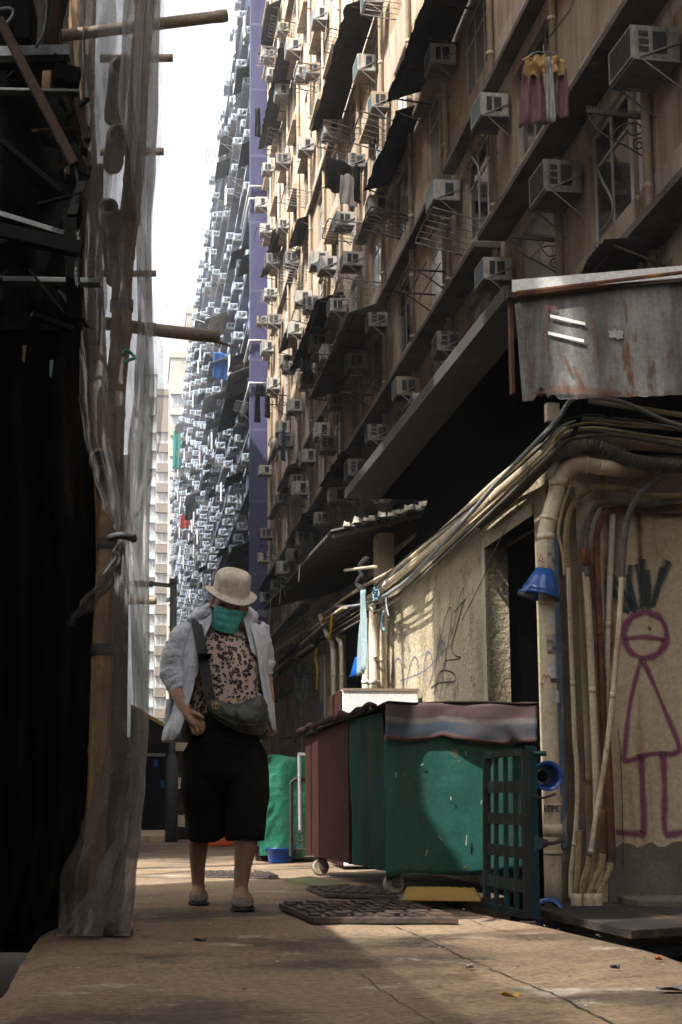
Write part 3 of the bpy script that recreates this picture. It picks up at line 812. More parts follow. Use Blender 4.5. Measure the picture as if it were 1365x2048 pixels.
for i, (pix, w) in enumerate([([(1240, 2060), (1100, 1985), (965, 1930), (860, 1885), (784, 1855)], .007), ([(272, 1801), (380, 1797), (470, 1792), (560, 1791), (640, 1795)], .006),
        ([(725, 1945), (760, 1975), (800, 2000), (870, 2048)], .003), ([(965, 1930), (1090, 1935), (1240, 1942), (1365, 1948)], .003), ([(880, 1810), (960, 1850), (1060, 1880)], .004),
        ([(500, 1900), (620, 1870), (700, 1858)], .0025), ([(290, 1700), (420, 1698), (520, 1702)], .01), ([(330, 1691), (300, 1700), (345, 1735)], .006), 
        ([(820, 2000), (900, 1985), (1010, 1980), (1100, 2010)], .003), ([(640, 1795), (760, 1800), (900, 1806)], .004)]):
    crack(pix, w, i)
o = pm.build('alley_path', [m_path, m_crack], smooth=False); tag(o, 'stained sandy concrete alley path with cracks', 'path', None, 'structure')
grit = MB(); g_ = random.Random(4)
for k in range(260):
    y = g_.uniform(3.0, 7.5) if k < 190 else g_.uniform(7, 14); x = g_.uniform(-.25, redge(y) - .03); s = g_.choice([.002, .003, .0035, .005, .008]) * g_.uniform(.7, 1.2)
    if g_.random() < .35: x = redge(y) - abs(g_.gauss(0, .12)) - .02
    z = zg(x, y) + .004; vs = []
    for q in range(6):
        a = q * 1.047; vs.append((x + s * math.cos(a) * g_.uniform(.7, 1.4), y + s * math.sin(a) * g_.uniform(.7, 1.4), z))
    vs.append((x, y, z + s * .45))
    grit.add(vs, [(q, (q + 1) % 6, 6) for q in range(6)], g_.choice([0, 0, 1, 2]))
o = grit.build('grit', [surf('dark_grit', (.06, .045, .035), None, 9, .9, bump=0), surf('pale_grit', (.5, .45, .38), None, 9, .9, bump=0), m_path]); tag(o, 'scattered grit and small pebbles on the path', 'grit', None, 'stuff')
def litter(px, py, w, l, rot, mat, nm, lab):
    c = PZ(px, py, 0); c.z = zg(c.x, c.y) + .006
    def fn(u, v):
        a = (u - .5) * l; b = (v - .5) * w * (1 - (2 * u - 1) ** 2 * .8)
        return (c.x + a * math.cos(rot) - b * math.sin(rot), c.y + a * math.sin(rot) + b * math.cos(rot), c.z + .006 * math.sin(u * 5 + v * 3) + .006)
    tag(MB().grid(fn, 6, 4).build(nm, mat, smooth=True, solid=.001), lab, 'litter')
litter(1345, 1988, .045, .08, .1, surf('grey_wrapper', (.12, .13, .15), None, 5, .4), 'wrapper', 'crumpled grey wrapper at the lower right of the path')
litter(1318, 1922, .018, .025, .4, surf('orange_scrap', (.6, .16, .03), None, 5, .6), 'scrap', 'tiny orange scrap on the bright concrete at right')
litter(1231, 1941, .018, .03, .2, surf('blue_scrap', (.05, .06, .1), None, 5, .5), 'scrap', 'small dark blue scrap right of centre on the path')
litter(1020, 1997, .012, .05, -.3, surf('yellow_leaf', (.45, .27, .04), None, 5, .7), 'leaf', 'dry yellow leaf lying in the joint of the path')
litter(400, 1886, .02, .045, .1, surf('dark_leaf', (.05, .05, .045), None, 5, .7), 'leaf', 'dark fallen leaf in front of the net')
litter(940, 1938, .02, .025, .6, surf('pale_scrap', (.5, .46, .4), None, 5, .7), 'scrap', 'pale paper scrap near the long crack')

# manhole covers
m_cover = surf('rusty_cover', (.10, .072, .055), (.06, .045, .04), 9, .7, metal=.3, bump=.5, bscale=50, stain=(.17, .09, .05), stain_scale=(6, 6, 6))
def cover(pix, lab, h=.03, sd=0):
    pts = [PZ(a, b, 0.0) for a, b in pix]
    r = thing('manhole_cover', lab, 'manhole cover', (pts[0].x, pts[0].y, 0), 'manhole covers in the path')
    for p in pts: p.z = .006
    mb = MB().prism(pts, (0, 0, h - .012)); mb.build('frame', m_cover, r, bevel=.003)
    g = random.Random(sd); t = MB(); A, B, C_, D = pts
    nx, ny = 11, 6
    for i in range(nx):
        for j in range(ny):
            u0, u1 = (i + .1) / nx, (i + .9) / nx; v0, v1 = (j + .12) / ny, (j + .88) / ny
            if (i + j) % 2: u0 += .3 / nx
            else: v0 += .3 / ny
            q = [A.lerp(B, u).lerp(D.lerp(C_, u), v) for u, v in ((u0, v0), (u1, v0), (u1, v1), (u0, v1))]
            for p in q: p.z = h - .0055
            t.prism(q, (0, 0, .009 + g.uniform(0, .004)))
    t.build('tread', m_cover, r)
cover([(625, 1851), (918, 1851), (800, 1817), (558, 1820)], 'rusty rectangular manhole cover nearest the camera', .035, 1)
cover([(650, 1797), (800, 1803), (745, 1786), (612, 1783)], 'rusty manhole cover partly under the green cart', .03, 2)
cover([(412, 1758), (560, 1760), (540, 1750), (405, 1748)], 'worn flat manhole cover behind the walking woman', .02, 3)

# ================================================================== low shack walls on the right
XS = 1.97
m_plaster = surf('dirty_plaster', (.48, .41, .28), (.37, .31, .205), 1.6, .9, bump=1.0, bscale=30, stain=(.17, .125, .07), stain_amt=(.50, .74), stain_scale=(2.2, 2.2, 1.1), stain2=(.20, .17, .13), stain2_amt=(.56, .62), stain2_scale=(2.2, 2.2, 2.8), bdist=.02, grain=.4)
m_plaster2 = surf('corner_plaster', (.63, .53, .375), (.53, .43, .29), 1.3, .85, bump=.25, bscale=60, stain=(.30, .15, .05), stain_amt=(.56, .70), stain_scale=(5, 5, .3), stain2=(.27, .2, .14), stain2_amt=(.6, .75), stain2_scale=(2, 2, 2), bdist=.006)
m_dark = surf('deep_shade_black', (.003, .003, .003), None, 3, .98, bump=0, spec=0)  # near-black colour stands in for deep shade in openings and recesses
m_cem = surf('bare_cement', (.19, .165, .13), (.12, .10, .08), 3, .95, bump=.6, bscale=25, bdist=.01)
m_rust = surf('flaking_rust', (.17, .07, .03), (.07, .035, .02), 12, .85, bump=.6, bscale=60, stain=(.30, .13, .04), stain_scale=(8, 8, 4))
YC = 6.42
shack = thing('shack', 'low plastered shack along the right of the alley with a dark doorway, pipes and graffiti', 'building', (XS, 8.5, 0))
dy0, dy1, dz = PX(1076, 1300, XS).y, PX(978, 1300, XS).y, 1.86
s = MB()
zt = 2.12
s.box((XS, YC, -.3), (XS + .12, dy0, zt)).box((XS, dy0, dz), (XS + .12, dy1, zt)).box((XS, dy1, -.3), (XS + .12, 11.0, zt))
s.build('alley_wall', m_plaster, shack)
MB().box((XS - .012, dy0 + .001, dz - .0), (XS + .10, dy1 + .06, dz + .06)).box((XS - .012, dy1 + .001, -.3), (XS - .001, dy1 + .07, dz)).build('door_surround', surf('pale_surround', (.5, .45, .33), (.38, .33, .24), 3, .9, bump=.4), shack)
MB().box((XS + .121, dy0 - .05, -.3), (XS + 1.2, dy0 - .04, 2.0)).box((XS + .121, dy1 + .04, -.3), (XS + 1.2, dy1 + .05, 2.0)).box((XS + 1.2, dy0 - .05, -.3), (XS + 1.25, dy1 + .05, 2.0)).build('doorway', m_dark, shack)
MB().box((XS + .121, YC, -.3), (5.0, YC + .15, zt)).build('front_wall', m_plaster2, shack)
# cement dado with ragged top
poly = [PY(1218, 1700, YC - .01)]
for k in range(15):
    px = 1218 + (1420 - 1218) * k / 14
    poly.append(PY(px, 1690 + 6 * math.sin(k * 1.9) - (14 if k > 9 else 0) * .6, YC - .01))
low = [PY(1420, 1830, YC - .01), PY(1218, 1830, YC - .01)]
MB().prism(poly[1:] + low, (0, .009, 0)).build('cement_dado', m_cem, shack)
MB().box((XS + .28, YC - .26, -.3), (5.0, YC - .001, .03)).build('plinth', m_cem, shack, bevel=.01)
# black panels for the shaded chamber and roof above the pipes
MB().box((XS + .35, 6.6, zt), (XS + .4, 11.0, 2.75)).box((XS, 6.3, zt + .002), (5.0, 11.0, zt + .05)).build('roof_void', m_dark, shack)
# pilaster strips by the pipes
MB().box((XS - .005, YC - .035, -.2), (XS + .13, YC - .002, 1.95)).build('pilaster', surf('rough_pilaster', (.20, .155, .10), (.10, .075, .05), 6, .95, bump=.8, bscale=30), shack)
p = PY(1135, 1100, YC - .05)
MB().box((XS + .01, YC - .05, .25), (XS + .035, YC - .036, 1.75)).build('blue_strip', surf('flaking_blue', (.10, .16, .24), (.05, .085, .13), 6, .8, bump=.4, stain=(.35, .27, .14), stain_scale=(9, 9, 3), stain_amt=(.5, .56)), shack)
p0, p1 = PY(1166, 1380, YC - .02), PY(1180, 1560, YC - .02)
pts = []
for k in range(13):
    t_ = k / 12; pts.append(V((p0.x + (p1.x - p0.x) * t_ * .2 - .004, YC - .02, p0.z + (p1.z - p0.z) * t_)))
for k in range(13):
    t_ = 1 - k / 12; pts.append(V((p0.x + .055 + .014 * noise.noise(V((k * 2.3, 1, 1))), YC - .02, p0.z + (p1.z - p0.z) * t_)))
MB().prism(pts, (0, .018, 0)).build('peeling_plaster', m_plaster2, shack)

# ---- graffiti: stick figure with spiky hair, painted on the front wall
m_mag = paint('magenta_spray', (.20, .03, .10), .22, 90, .85)
m_gb = paint('greenblack_spray', (.025, .04, .045), .22, 70, .85)
yg = YC - .0035
def G(pts, w, yy=None): return ribbon([PY(a, b, yy or yg) for a, b in pts], w, (0, -1, 0), 6, .45)
cx, cy, rx, ry = 1291, 1270, 43, 46
circ = [(cx + rx * math.cos(a), cy + ry * math.sin(a)) for a in [2 * math.pi * k / 14 - 1.2 for k in range(15)]]
fig = [G(circ, .05), G([(1248, 1278), (1290, 1274), (1332, 1280)], .034), G([(1297, 1254), (1303, 1260)], .02), G([(1219, 1288), (1226, 1290)], .026),
       G([(1283, 1318), (1262, 1400), (1250, 1500), (1248, 1520), (1262, 1520), (1300, 1508), (1350, 1506), (1358, 1490), (1330, 1420), (1300, 1350), (1283, 1318)], .038),
       G([(1283, 1508), (1286, 1580), (1288, 1660), (1280, 1668), (1232, 1664)], .052), G([(1326, 1502), (1330, 1580), (1330, 1660), (1345, 1668), (1366, 1664)], .052)]
join_uv(*fig).build('stick_figure_graffiti', m_mag, shack)
hair = [G([(1216, 1158), (1230, 1185), (1252, 1225)], .06, yg - .001), G([(1262, 1130), (1258, 1180), (1274, 1220)], .065, yg - .001), G([(1284, 1118), (1290, 1170), (1292, 1215)], .07, yg - .001), G([(1338, 1122), (1318, 1165), (1302, 1215)], .06, yg - .001), G([(1236, 1195), (1258, 1228)], .03, yg - .001)]
for a, b in (((1224, 1150), (1262, 1222)), ((1256, 1150), (1268, 1222)), ((1272, 1128), (1284, 1218)), ((1296, 1140), (1296, 1218)), ((1326, 1135), (1306, 1210)), ((1248, 1180), (1270, 1226))):
    hair.append(G([a, ((a[0] + b[0]) / 2 + 3, (a[1] + b[1]) / 2), b], .034, yg - .002))
join_uv(*hair).build('spiky_hair_graffiti', m_gb, shack)
# tags on the alley wall
m_pur = paint('purple_marker', (.10, .075, .19), .34, 120, .8)
m_blk = paint('black_marker', (.02, .018, .018), .36, 120, .9)
xg = XS - .004
def GX(pts, w): return ribbon([PX(a, b, xg) for a, b in pts], w, (-1, 0, 0), 6)
join_uv(GX([(792, 1370), (790, 1325), (800, 1318), (805, 1345), (808, 1372)], .018), GX([(812, 1370), (824, 1320), (834, 1318), (838, 1350), (840, 1370)], .018),
        GX([(846, 1365), (852, 1310), (862, 1308), (866, 1340), (858, 1372)], .018), GX([(870, 1345), (878, 1290), (888, 1286), (892, 1320), (886, 1350), (880, 1400)], .02), GX([(800, 1362), (850, 1340), (900, 1290)], .01)).build('purple_tag_graffiti', m_pur, shack)
join_uv(GX([(878, 1290), (890, 1240), (900, 1215), (903, 1240), (888, 1330), (870, 1380)], .012), GX([(905, 1270), (920, 1195), (928, 1178), (920, 1230), (905, 1290), (910, 1310), (922, 1316), (890, 1322)], .012),
        GX([(908, 1225), (930, 1200), (926, 1210), (900, 1300)], .014), GX([(868, 1390), (880, 1345), (905, 1345), (910, 1362), (880, 1366), (862, 1376)], .016)).build('black_tag_graffiti', m_blk, shack)

# ---- rusty fascia and canopy
m_galv = surf('rusty_galvanised', (.30, .30, .27), (.13, .125, .11), 3, .6, metal=.15, bump=.2, bscale=40, stain=(.15, .06, .025), stain_amt=(.53, .59), stain_scale=(6, 6, 1.6), stain2=(.055, .053, .047), stain2_amt=(.42, .62), stain2_scale=(5, 5, .6))
m_trim = surf('white_trim', (.72, .71, .68), (.62, .61, .58), 4, .6, bump=.05)
can = thing('canopy', 'flat grey canopy with a rusty galvanised sheet fascia and white edge trim', 'canopy', (1.6, 5.9, 2.6))
def SP(px, py): # fascia plane, swung a little towards the camera at its right end
    t = (px - 1019) / (1365 - 1019); return PY(px, py, 5.9 - .25 * t)
nx = 60
bot = []
for k in range(nx + 1):
    px = 1046 + (1470 - 1046) * k / nx
    py = 802 - 12 * (px - 1060) / 300
    if px < 1130: py += 5 * noise.noise(V((px * .12, 1, 2))) - (30 * math.exp(-((px - 1083) / 9) ** 2)) - 12 * math.exp(-((px - 1106) / 8) ** 2)
    else: py += 2.5 * noise.noise(V((px * .06, 1, 2))) + 1.5 * noise.noise(V((px * .3, 4, 2)))
    bot.append((px, py))
top = [(1470, 545), (1330, 561), (1180, 575), (1100, 583), (1050, 596), (1030, 610), (1036, 680), (1042, 740)]
# fascia sheet as a fan strip: columns between bottom and top
def topy(px):
    t = sorted([(a, b) for a, b in top[:6]])
    for (a, b), (c, d) in zip(t, t[1:]):
        if a <= px <= c: return b + (d - b) * (px - a) / (c - a)
    return t[0][1]
fv = []; fcs = []
for k, (px, py) in enumerate(bot):
    pt_ = px - 16 if k == 0 else px - 16 * (1 - k / nx)
    a = SP(pt_, topy(pt_)); b = SP(px, py)
    for q in range(9):
        p = a.lerp(b, q / 8); p += V((0, .012 * noise.noise(p * 2.2) + .004 * noise.noise(p * 9), 0)); fv.append(p)
for k in range(nx):
    for q in range(8): fcs.append((k * 9 + q, k * 9 + q + 1, (k + 1) * 9 + q + 1, (k + 1) * 9 + q))
MB().add(fv, fcs).build('fascia_sheet', m_galv, can, solid=.003)
a, b = SP(1030, 598), SP(1470, 545)
MB().tube([a + V((0, -.03, .012)), b + V((0, -.03, .012))], .022, 8).build('rolled_flashing', m_rust, can)
# white trim board
A, B = SP(1018, 568), SP(1470, 530)
up = V((0, 0, .055)); bk = V((.02, .06, 0))
A0 = A + V((0, -.05, 0)); B0 = B + V((0, -.05, 0))
MB().prism([A0 - up, A0, A0 + V((.1, .06, 0)), A0 + V((.1, .06, 0)) - up], B0 - A0).build('edge_trim', m_trim, can)
# grey soffit / roof slab running back down the alley
e0 = PY(1019, 574, 5.9); e1 = PY(693, 992, 10.25)
zc = e0.z
m_soff = surf('grey_soffit', (.05, .048, .042), (.03, .029, .026), 2, .8, bump=.2, stain=(.07, .06, .05), stain_scale=(1.5, 1.5, 1.5))
MB().prism([(e0.x, e0.y + .02, zc - .04), (e0.x + .2, 5.93, zc - .03), (e0.x + .2, 10.3, zc - .03), (e1.x, e1.y, zc - .04)], (0, 0, .03)).build('soffit', m_soff, can)
MB().box((e0.x + .201, 5.95, zc - .03), (XS + .36, 10.3, zc - .005)).build('inner_ceiling', m_dark, can)
MB().prism([(e0.x - .012, e0.y + .05, zc - .045), (e0.x + .012, e0.y + .05, zc - .045), (e0.x + .012, e0.y + .05, zc + .025), (e0.x - .012, e0.y + .05, zc + .025)], (e1.x - e0.x, e1.y - e0.y - .05, 0)).build('edge_strip', m_soff, can)
MB().prism([(XS + .36, 6.1, zc - .3), (5.7, 6.1, zc - .3), (5.7, 10.9, zc - .3), (XS + .36, 10.9, zc - .3)], (0, 0, .22)).build('roof', m_ledge, can)
MB().prism([(XS + .05, 6.2, zt - .0), (XS + .07, 6.2, zt), (XS + .3, 6.2, zc - .01), (XS + .27, 6.2, zc - .01)], (0, 4.1, 0)).build('back_board', m_dark, can)
# white tape strips and paint splat on the fascia
for (p, q, lab) in (((1098, 632), (1168, 648), ''), ((1094, 666), (1165, 682), '')):
    a, b = SP(*p) + V((0, -.022, 0)), SP(*q) + V((0, -.022, 0))
    MB().prism([a, b, b - V((0, 0, .014)), a - V((0, 0, .014))], (0, .004, 0)).build('white_strip', m_trim, can)
m_runf = paint('fascia_rust', (.085, .030, .012), .10, 40, .95)
def GF(pts, w): return ribbon([SP(a, b) + V((-.003, -.019, 0)) for a, b in pts], w, (-.37, -.93, 0), 8, .7)
for mb_ in (GF([(1092, 612), (1090, 660), (1092, 715)], [.035, .02, .03]), GF([(1100, 622), (1112, 618)], .045), GF([(1122, 702), (1132, 730), (1140, 748)], [.012, .02, .012]), GF([(1146, 735), (1156, 760), (1166, 786)], [.02, .035, .05]),
        GF([(1060, 790), (1090, 786), (1120, 782), (1180, 786), (1240, 790)], [.03, .045, .05, .06, .02]), GF([(1056, 640), (1054, 700), (1062, 780)], [.02, .012, .03]), GF([(1186, 640), (1189, 680), (1190, 705)], [.015, .03, .012]), GF([(1248, 605), (1252, 650)], [.02, .012]),
        GF([(1128, 760), (1130, 785)], [.02, .03])):
    mb_.build('rust_patch', m_runf, can)
c = SP(1232, 671) + V((0, -.02, 0)); sr = random.Random(3); pts = []
for k in range(22):
    a_ = 2 * math.pi * k / 22; rr = .026 * (1 + .35 * sr.uniform(-1, 1)) * (1.25 if abs(math.cos(a_)) > .7 else .8); pts.append(c + V((rr * math.cos(a_), 0, rr * math.sin(a_))))
MB().prism(pts, (0, .003, 0)).build('paint_splat', surf('splat_white', (.5, .52, .52), None, 9, .7), can)
# corner post under the fascia
MB().box((e0.x + .02, 5.97, 2.28), (e0.x + .035, 6.01, zc - .001)).build('corner_post', m_rust, can)

# ================================================================== pipes on the shack corner
m_pvc = surf('aged_pvc', (.66, .57, .42), (.54, .44, .30), 4, .5, bump=.08, stain=(.22, .12, .05), stain_amt=(.55, .78), stain_scale=(4, 4, 1.2), stain2=(.12, .095, .07), stain2_amt=(.62, .7), stain2_scale=(7, 7, 4))
m_white_pvc = surf('painted_white_pipe', (.68, .62, .50), (.58, .52, .40), 5, .6, bump=.1, stain=(.2, .13, .08), stain_amt=(.6, .68), stain_scale=(12, 12, 4))
m_flex = surf('yellowed_flex', (.42, .32, .17), (.3, .22, .11), 5, .6, bump=.1, stain=(.12, .08, .04), stain_scale=(5, 5, 3))
m_flexg = surf('grey_flex', (.16, .14, .11), (.09, .08, .065), 5, .7, bump=.1, stain=(.25, .19, .11), stain_scale=(5, 5, 3), stain_amt=(.52, .7))
m_cable = surf('grey_cable', (.30, .32, .33), (.22, .23, .24), 5, .5, bump=0)
m_blackc = surf('black_cable', (.025, .022, .02), None, 5, .6, bump=0)
Yp = 6.25
def pf(pts, Y=Yp): return [PY(a, b, Y) for a, b in pts]
def px_(pts, X=1.88): return [PX(a, b, X) for a, b in pts]
def pipe(pts, r, name, lab, mat, cat='pipe', seg=10, sm=6, ridge=0.0, group='pipes on the shack corner'):
    mb = MB().tube(pts, r, seg, sm, ridge=ridge)
    if not ridge and .009 < r < .045 and cat == 'pipe':
        q = catmull(pts, 8); acc = .12
        for a, b in zip(q, q[1:]):
            acc += (b - a).length
            if acc > .7 and (b - a).length > 1e-4:
                acc = 0; d = (b - a).normalized(); mb.tube([a - d * .014, a + d * .014], r * 1.1, seg)
    o = mb.build(name, mat, smooth=not ridge)
    return tag(o, lab, cat, group)
# big soil pipe with elbow
big = thing('soil_pipe', 'thick cream drain pipe with an elbow, stickers and collars at the shack corner', 'pipe', PY(1108, 1805, Yp), 'pipes on the shack corner')
Yb = 6.22
MB().tube([PY(1275, 945, 6.46)] + pf([(1225, 937), (1200, 934), (1165, 928), (1135, 938), (1118, 962), (1112, 990), (1103, 1020), (1095, 1050), (1091, 1080), (1092, 1150), (1095, 1250), (1098, 1380), (1103, 1550), (1108, 1812)], Yb), .0375, 16, 5).build('pipe_body', m_pvc, big, smooth=True)
for (px, py, r, h) in ((1117, 966, .043, .035), (1098, 1038, .042, .02), (1092, 1074, .041, .03), (1095, 1205, .042, .03), (1106, 1660, .044, .05), (1106, 1610, .041, .012), (1107, 1705, .041, .02), (1172, 929, .043, .02)):
    p = PY(px, py, Yb); q = PY(px + (-6 if 980 < py < 1060 else 1), py + 20, Yb); d = (q - p).normalized() if px != 1172 else V((1, 0, 0))
    MB().tube([p - d * h / 2, p + d * h / 2], r, 16).build('collar', m_pvc, big, smooth=True)
p = PY(1092, 1686, 6.12)
MB().tube([p + V((-.03, -.03, 0)), p + V((.02, -.03, .0)), p + V((.06, -.02, .01)), p + V((.09, .03, .01))], .009, 8, 3).tube([p + V((-.02, -.045, 0)), p + V((-.02, -.01, 0))], .02, 8).build('clamp', m_iron, big, smooth=True)
# stickers and scribbles wrapped round the pipe
def wrap(px, py, w, h, mat, nm, ang=0.0, r=.0382):
    c = PY(px, py, Yb); n = 7
    def fn(u, v):
        a = -math.pi / 2 + ang + (u - .5) * w / r
        return (c.x + r * math.cos(a), c.y + r * math.sin(a), c.z + (v - .5) * h)
    MB().grid(fn, n, 2).build(nm, mat, big, smooth=True)
m_stk = surf('torn_sticker', (.42, .40, .36), (.3, .28, .24), 25, .8, bump=.1, stain=(.15, .12, .1), stain_scale=(30, 30, 30), stain_amt=(.5, .6))
m_stk2 = surf('white_sticker', (.55, .55, .54), (.45, .45, .44), 25, .8, bump=0)
m_red = surf('red_marker', (.35, .03, .02), None, 9, .7, bump=0)
wrap(1094, 1110, .075, .17, m_stk, 'sticker'); wrap(1096, 1235, .05, .06, m_stk2, 'sticker', -.2); wrap(1097, 1290, .06, .09, m_stk, 'sticker', .1)
wrap(1098, 1345, .055, .08, m_stk2, 'sticker', 0); wrap(1100, 1395, .035, .05, m_stk2, 'sticker', -.5)
wrap(1103, 1394, .03, .055, m_stk2, 'sticker', .5); wrap(1099, 1362, .035, .02, surf('brown_label', (.12, .06, .04), None, 9, .8), 'sticker', .3, .0386)
for (px, py, pts) in ((1082, 1118, [(-4, 6), (0, -8), (4, 0), (-2, 3), (6, 8)]), (1097, 1136, [(-4, 4), (2, -4), (4, 5)]), (1093, 1354, [(-8, 3), (-4, -5), (0, 4), (4, -4), (8, 3)]), (1085, 1368, [(-3, -4), (-2, 4), (3, -2)])):
    pp = [PY(px + a, py + b, Yb - .0395) for a, b in pts]
    MB().tube(pp, .0022, 5, 2).build('red_scribble', m_red, big)
for k, ch in enumerate(([(0, 14), (0, 0), (6, 2), (6, 6), (0, 8), (7, 14)], [(10, 0), (16, 0), (16, 14), (10, 14), (10, 0)], [(20, 14), (20, 0), (24, 8), (28, 0), (28, 14)], [(38, 1), (32, 0), (32, 14), (38, 13)])):
    pp = [PY(1090 + a * .8, 1610 + b, Yb - .0405 + abs(a * .8 - 16) ** 2 * .00006) for a, b in ch]
    MB().tube(pp, .0022, 5, 1).build('dark_lettering', m_blackc, big)
# long horizontal pipe turning down the alley wall
far_end = PX(742, 1197, 1.88)
pipe([PY(1480, 897, 6.28), PY(1365, 892, 6.28), PY(1240, 884, 6.28), PY(1160, 878, 6.27), PY(1122, 882, 6.26)] + px_([(1090, 905), (1040, 950), (960, 1020), (880, 1088), (800, 1152), (742, 1197)]), .034, 'wall_pipe', 'long cream pipe turning the shack corner and running down the alley wall', m_pvc, seg=14, sm=4)
pipe(pf([(1480, 945), (1365, 932), (1290, 926), (1240, 912), (1200, 895), (1170, 890), (1135, 900), (1105, 912)], 6.2) + px_([(1075, 940), (1030, 985), (960, 1045)], 1.9), .034, 'corrugated_hose', 'fat brown corrugated hose wrapping round the shack corner', m_flexg, 'hose', 12, 8, .012)
pipe(pf([(1480, 868), (1365, 852), (1300, 828), (1250, 806), (1200, 795), (1160, 793), (1137, 806), (1118, 835)], 6.15) + px_([(1085, 872), (1000, 960), (930, 1040), (860, 1115), (800, 1172), (745, 1203), (705, 1212), (668, 1212)], 1.8), .0115, 'grey_cable', 'pale grey cable arching over the corner and ending loose beyond the wall pipe', m_cable, 'cable', 8, 6)
pipe(pf([(1480, 842), (1365, 830), (1250, 812), (1165, 800)], 6.35), .014, 'conduit', 'upper cream conduit under the rusty fascia', m_pvc)
pipe(pf([(1480, 866), (1365, 858), (1260, 846), (1150, 836)], 6.36), .013, 'conduit', 'second cream conduit below the arching grey cable', m_pvc)
MB_ = MB().box((1.955, 6.33, PY(1140, 842, 6.33).z), (2.02, 6.37, PY(1140, 806, 6.33).z)); tag(MB_.build('junction_box', m_pvc, bevel=.004), 'small cream junction box at the shack corner under the cable', 'junction box')
for i, (a, b, r, mt, lab) in enumerate(((858, 902, .008, m_blackc, 'black cable along the top of the wall pipe, uppermost'), (866, 910, .012, m_flex, 'yellowed cable lying on the wall pipe bundle'), (874, 922, .007, m_blackc, 'second thin black cable in the wall bundle'), (852, 890, .016, m_pvc, 'narrow brown pipe above the wall bundle'))):
    pipe(pf([(1365, a + 20 + i * 5), (1200, a + 12), (1128, a + 8)], 6.3) + px_([(1085, b + 2), (1000, b + 66), (900, b + 158), (800, b + 242), (700, b + 318 - i * 6), (600, b + 398 - i * 7), (545, b + 440 - i * 8)], 1.9 - .012 * i), r, 'bundle_cable', lab, mt, 'cable', 7, 4, 0, 'cables along the shack wall')
for i, (da, db, r, mt, lab) in enumerate(((-14, -20, .006, m_cable, 'thin pale cable riding over the bundle at the corner'), (4, 18, .009, m_pvc, 'slim cream cable below the wall pipe, first'), (12, 30, .006, m_blackc, 'slim black cable below the wall pipe, second'),
        (20, 40, .010, m_flexg, 'slim brown cable below the wall pipe, third'), (-6, 2, .005, m_flex, 'thin yellowed wire looped in the bundle'), (-22, -30, .005, m_blackc, 'thin black wire above the bundle at the corner'))):
    pipe(pf([(1480, 880 + da + 8), (1365, 872 + da + 6 * math.sin(i)), (1250, 858 + da - 5 * math.cos(i * 2)), (1180, 852 + da), (1126, 866 + da)], 6.22 - .012 * i) + px_([(1085, 906 + db * .5), (1000, 985 + db * .6), (900, 1070 + db * .8), (800, 1155 + db), (720, 1218 + db * .6), (640, 1268 + db * .5)], 1.86 - .008 * i), r, 'bundle_cable', lab, mt, 'cable', 6, 5, 0, 'cables along the shack wall')
# rust runs on the plaster under the pipes
m_run = paint('rust_run', (.17, .065, .02), .12, 30, .8)
join_uv(ribbon([PY(a, b, YC - .0028) for a, b in ((1222, 1030), (1224, 1100), (1219, 1180), (1222, 1260), (1220, 1330))], [.13, .10, .08, .06, .03], (0, -1, 0), 8, .5),
        ribbon([PY(a, b, YC - .0026) for a, b in ((1278, 1010), (1279, 1060), (1281, 1110), (1283, 1170))], [.10, .05, .035, .02], (0, -1, 0), 8, .5),
        ribbon([PY(a, b, YC - .0024) for a, b in ((1180, 1130), (1182, 1200), (1184, 1300), (1190, 1400))], [.07, .06, .05, .03], (0, -1, 0), 8, .5),
        ribbon([PY(a, b, YC - .0022) for a, b in ((1205, 1018), (1270, 1022), (1340, 1030), (1400, 1026))], [.05, .07, .06, .05], (0, -1, 0), 8, .5)).build('rust_streak', m_run, shack)
# dropping conduits, corner towards the right
pipe(pf([(1147, 955), (1138, 980), (1127, 1010), (1118, 1050), (1118, 1075), (1126, 1110), (1129, 1150)], 6.2), .0085, 'thin_flex', 'thin yellow corrugated hose dropping just right of the thick drain pipe', m_flex, 'hose', 8, 6, .007)
pipe(pf([(1480, 975), (1400, 985), (1330, 992), (1255, 980), (1200, 973), (1165, 988), (1142, 1020), (1134, 1060), (1134, 1110), (1139, 1135)], 6.3), .016, 'flex_hose', 'corrugated cream hose bending down from the wall top beside the yellow one', m_flex, 'hose', 10, 7, .01)
pipe(pf([(1137, 1128), (1141, 1250), (1147, 1400), (1150, 1480), (1154, 1530), (1155, 1600), (1150, 1680), (1143, 1740), (1142, 1795)], 6.3), .0105, 'conduit', 'slim cream conduit with a kink running to the ground by the thick pipe', m_pvc)
pipe(pf([(1158, 1660), (1157, 1720), (1152, 1795)], 6.28), .0155, 'flex_hose', 'short ribbed hose at the ground left of the crossing pipes', m_flex, 'hose', 9, 5, .01)
pipe(pf([(1480, 960), (1390, 990), (1310, 1008), (1260, 1008), (1215, 1003), (1188, 1018), (1174, 1060), (1172, 1110), (1175, 1150)], 6.32), .0155, 'flex_hose', 'grey brown hose curving from the wall top to the rusty joint', m_flexg, 'hose', 10, 7, .009)
pipe(pf([(1172, 1145), (1178, 1240), (1186, 1400), (1192, 1540), (1194, 1640)], 6.34), .017, 'conduit', 'cream conduit below the rusty joint', m_pvc)
pipe(pf([(1171, 1096), (1173, 1130)], 6.32), .022, 'pipe_joint', 'rusty coupling at the foot of the grey brown hose', m_rust)
pipe(pf([(1480, 1000), (1380, 1012), (1290, 1018), (1240, 1018), (1210, 1028), (1197, 1056), (1194, 1100), (1196, 1170), (1202, 1300), (1208, 1450), (1212, 1560)], 6.36), .016, 'rusty_pipe', 'rusty brown pipe curving down beside the graffiti', m_rust)
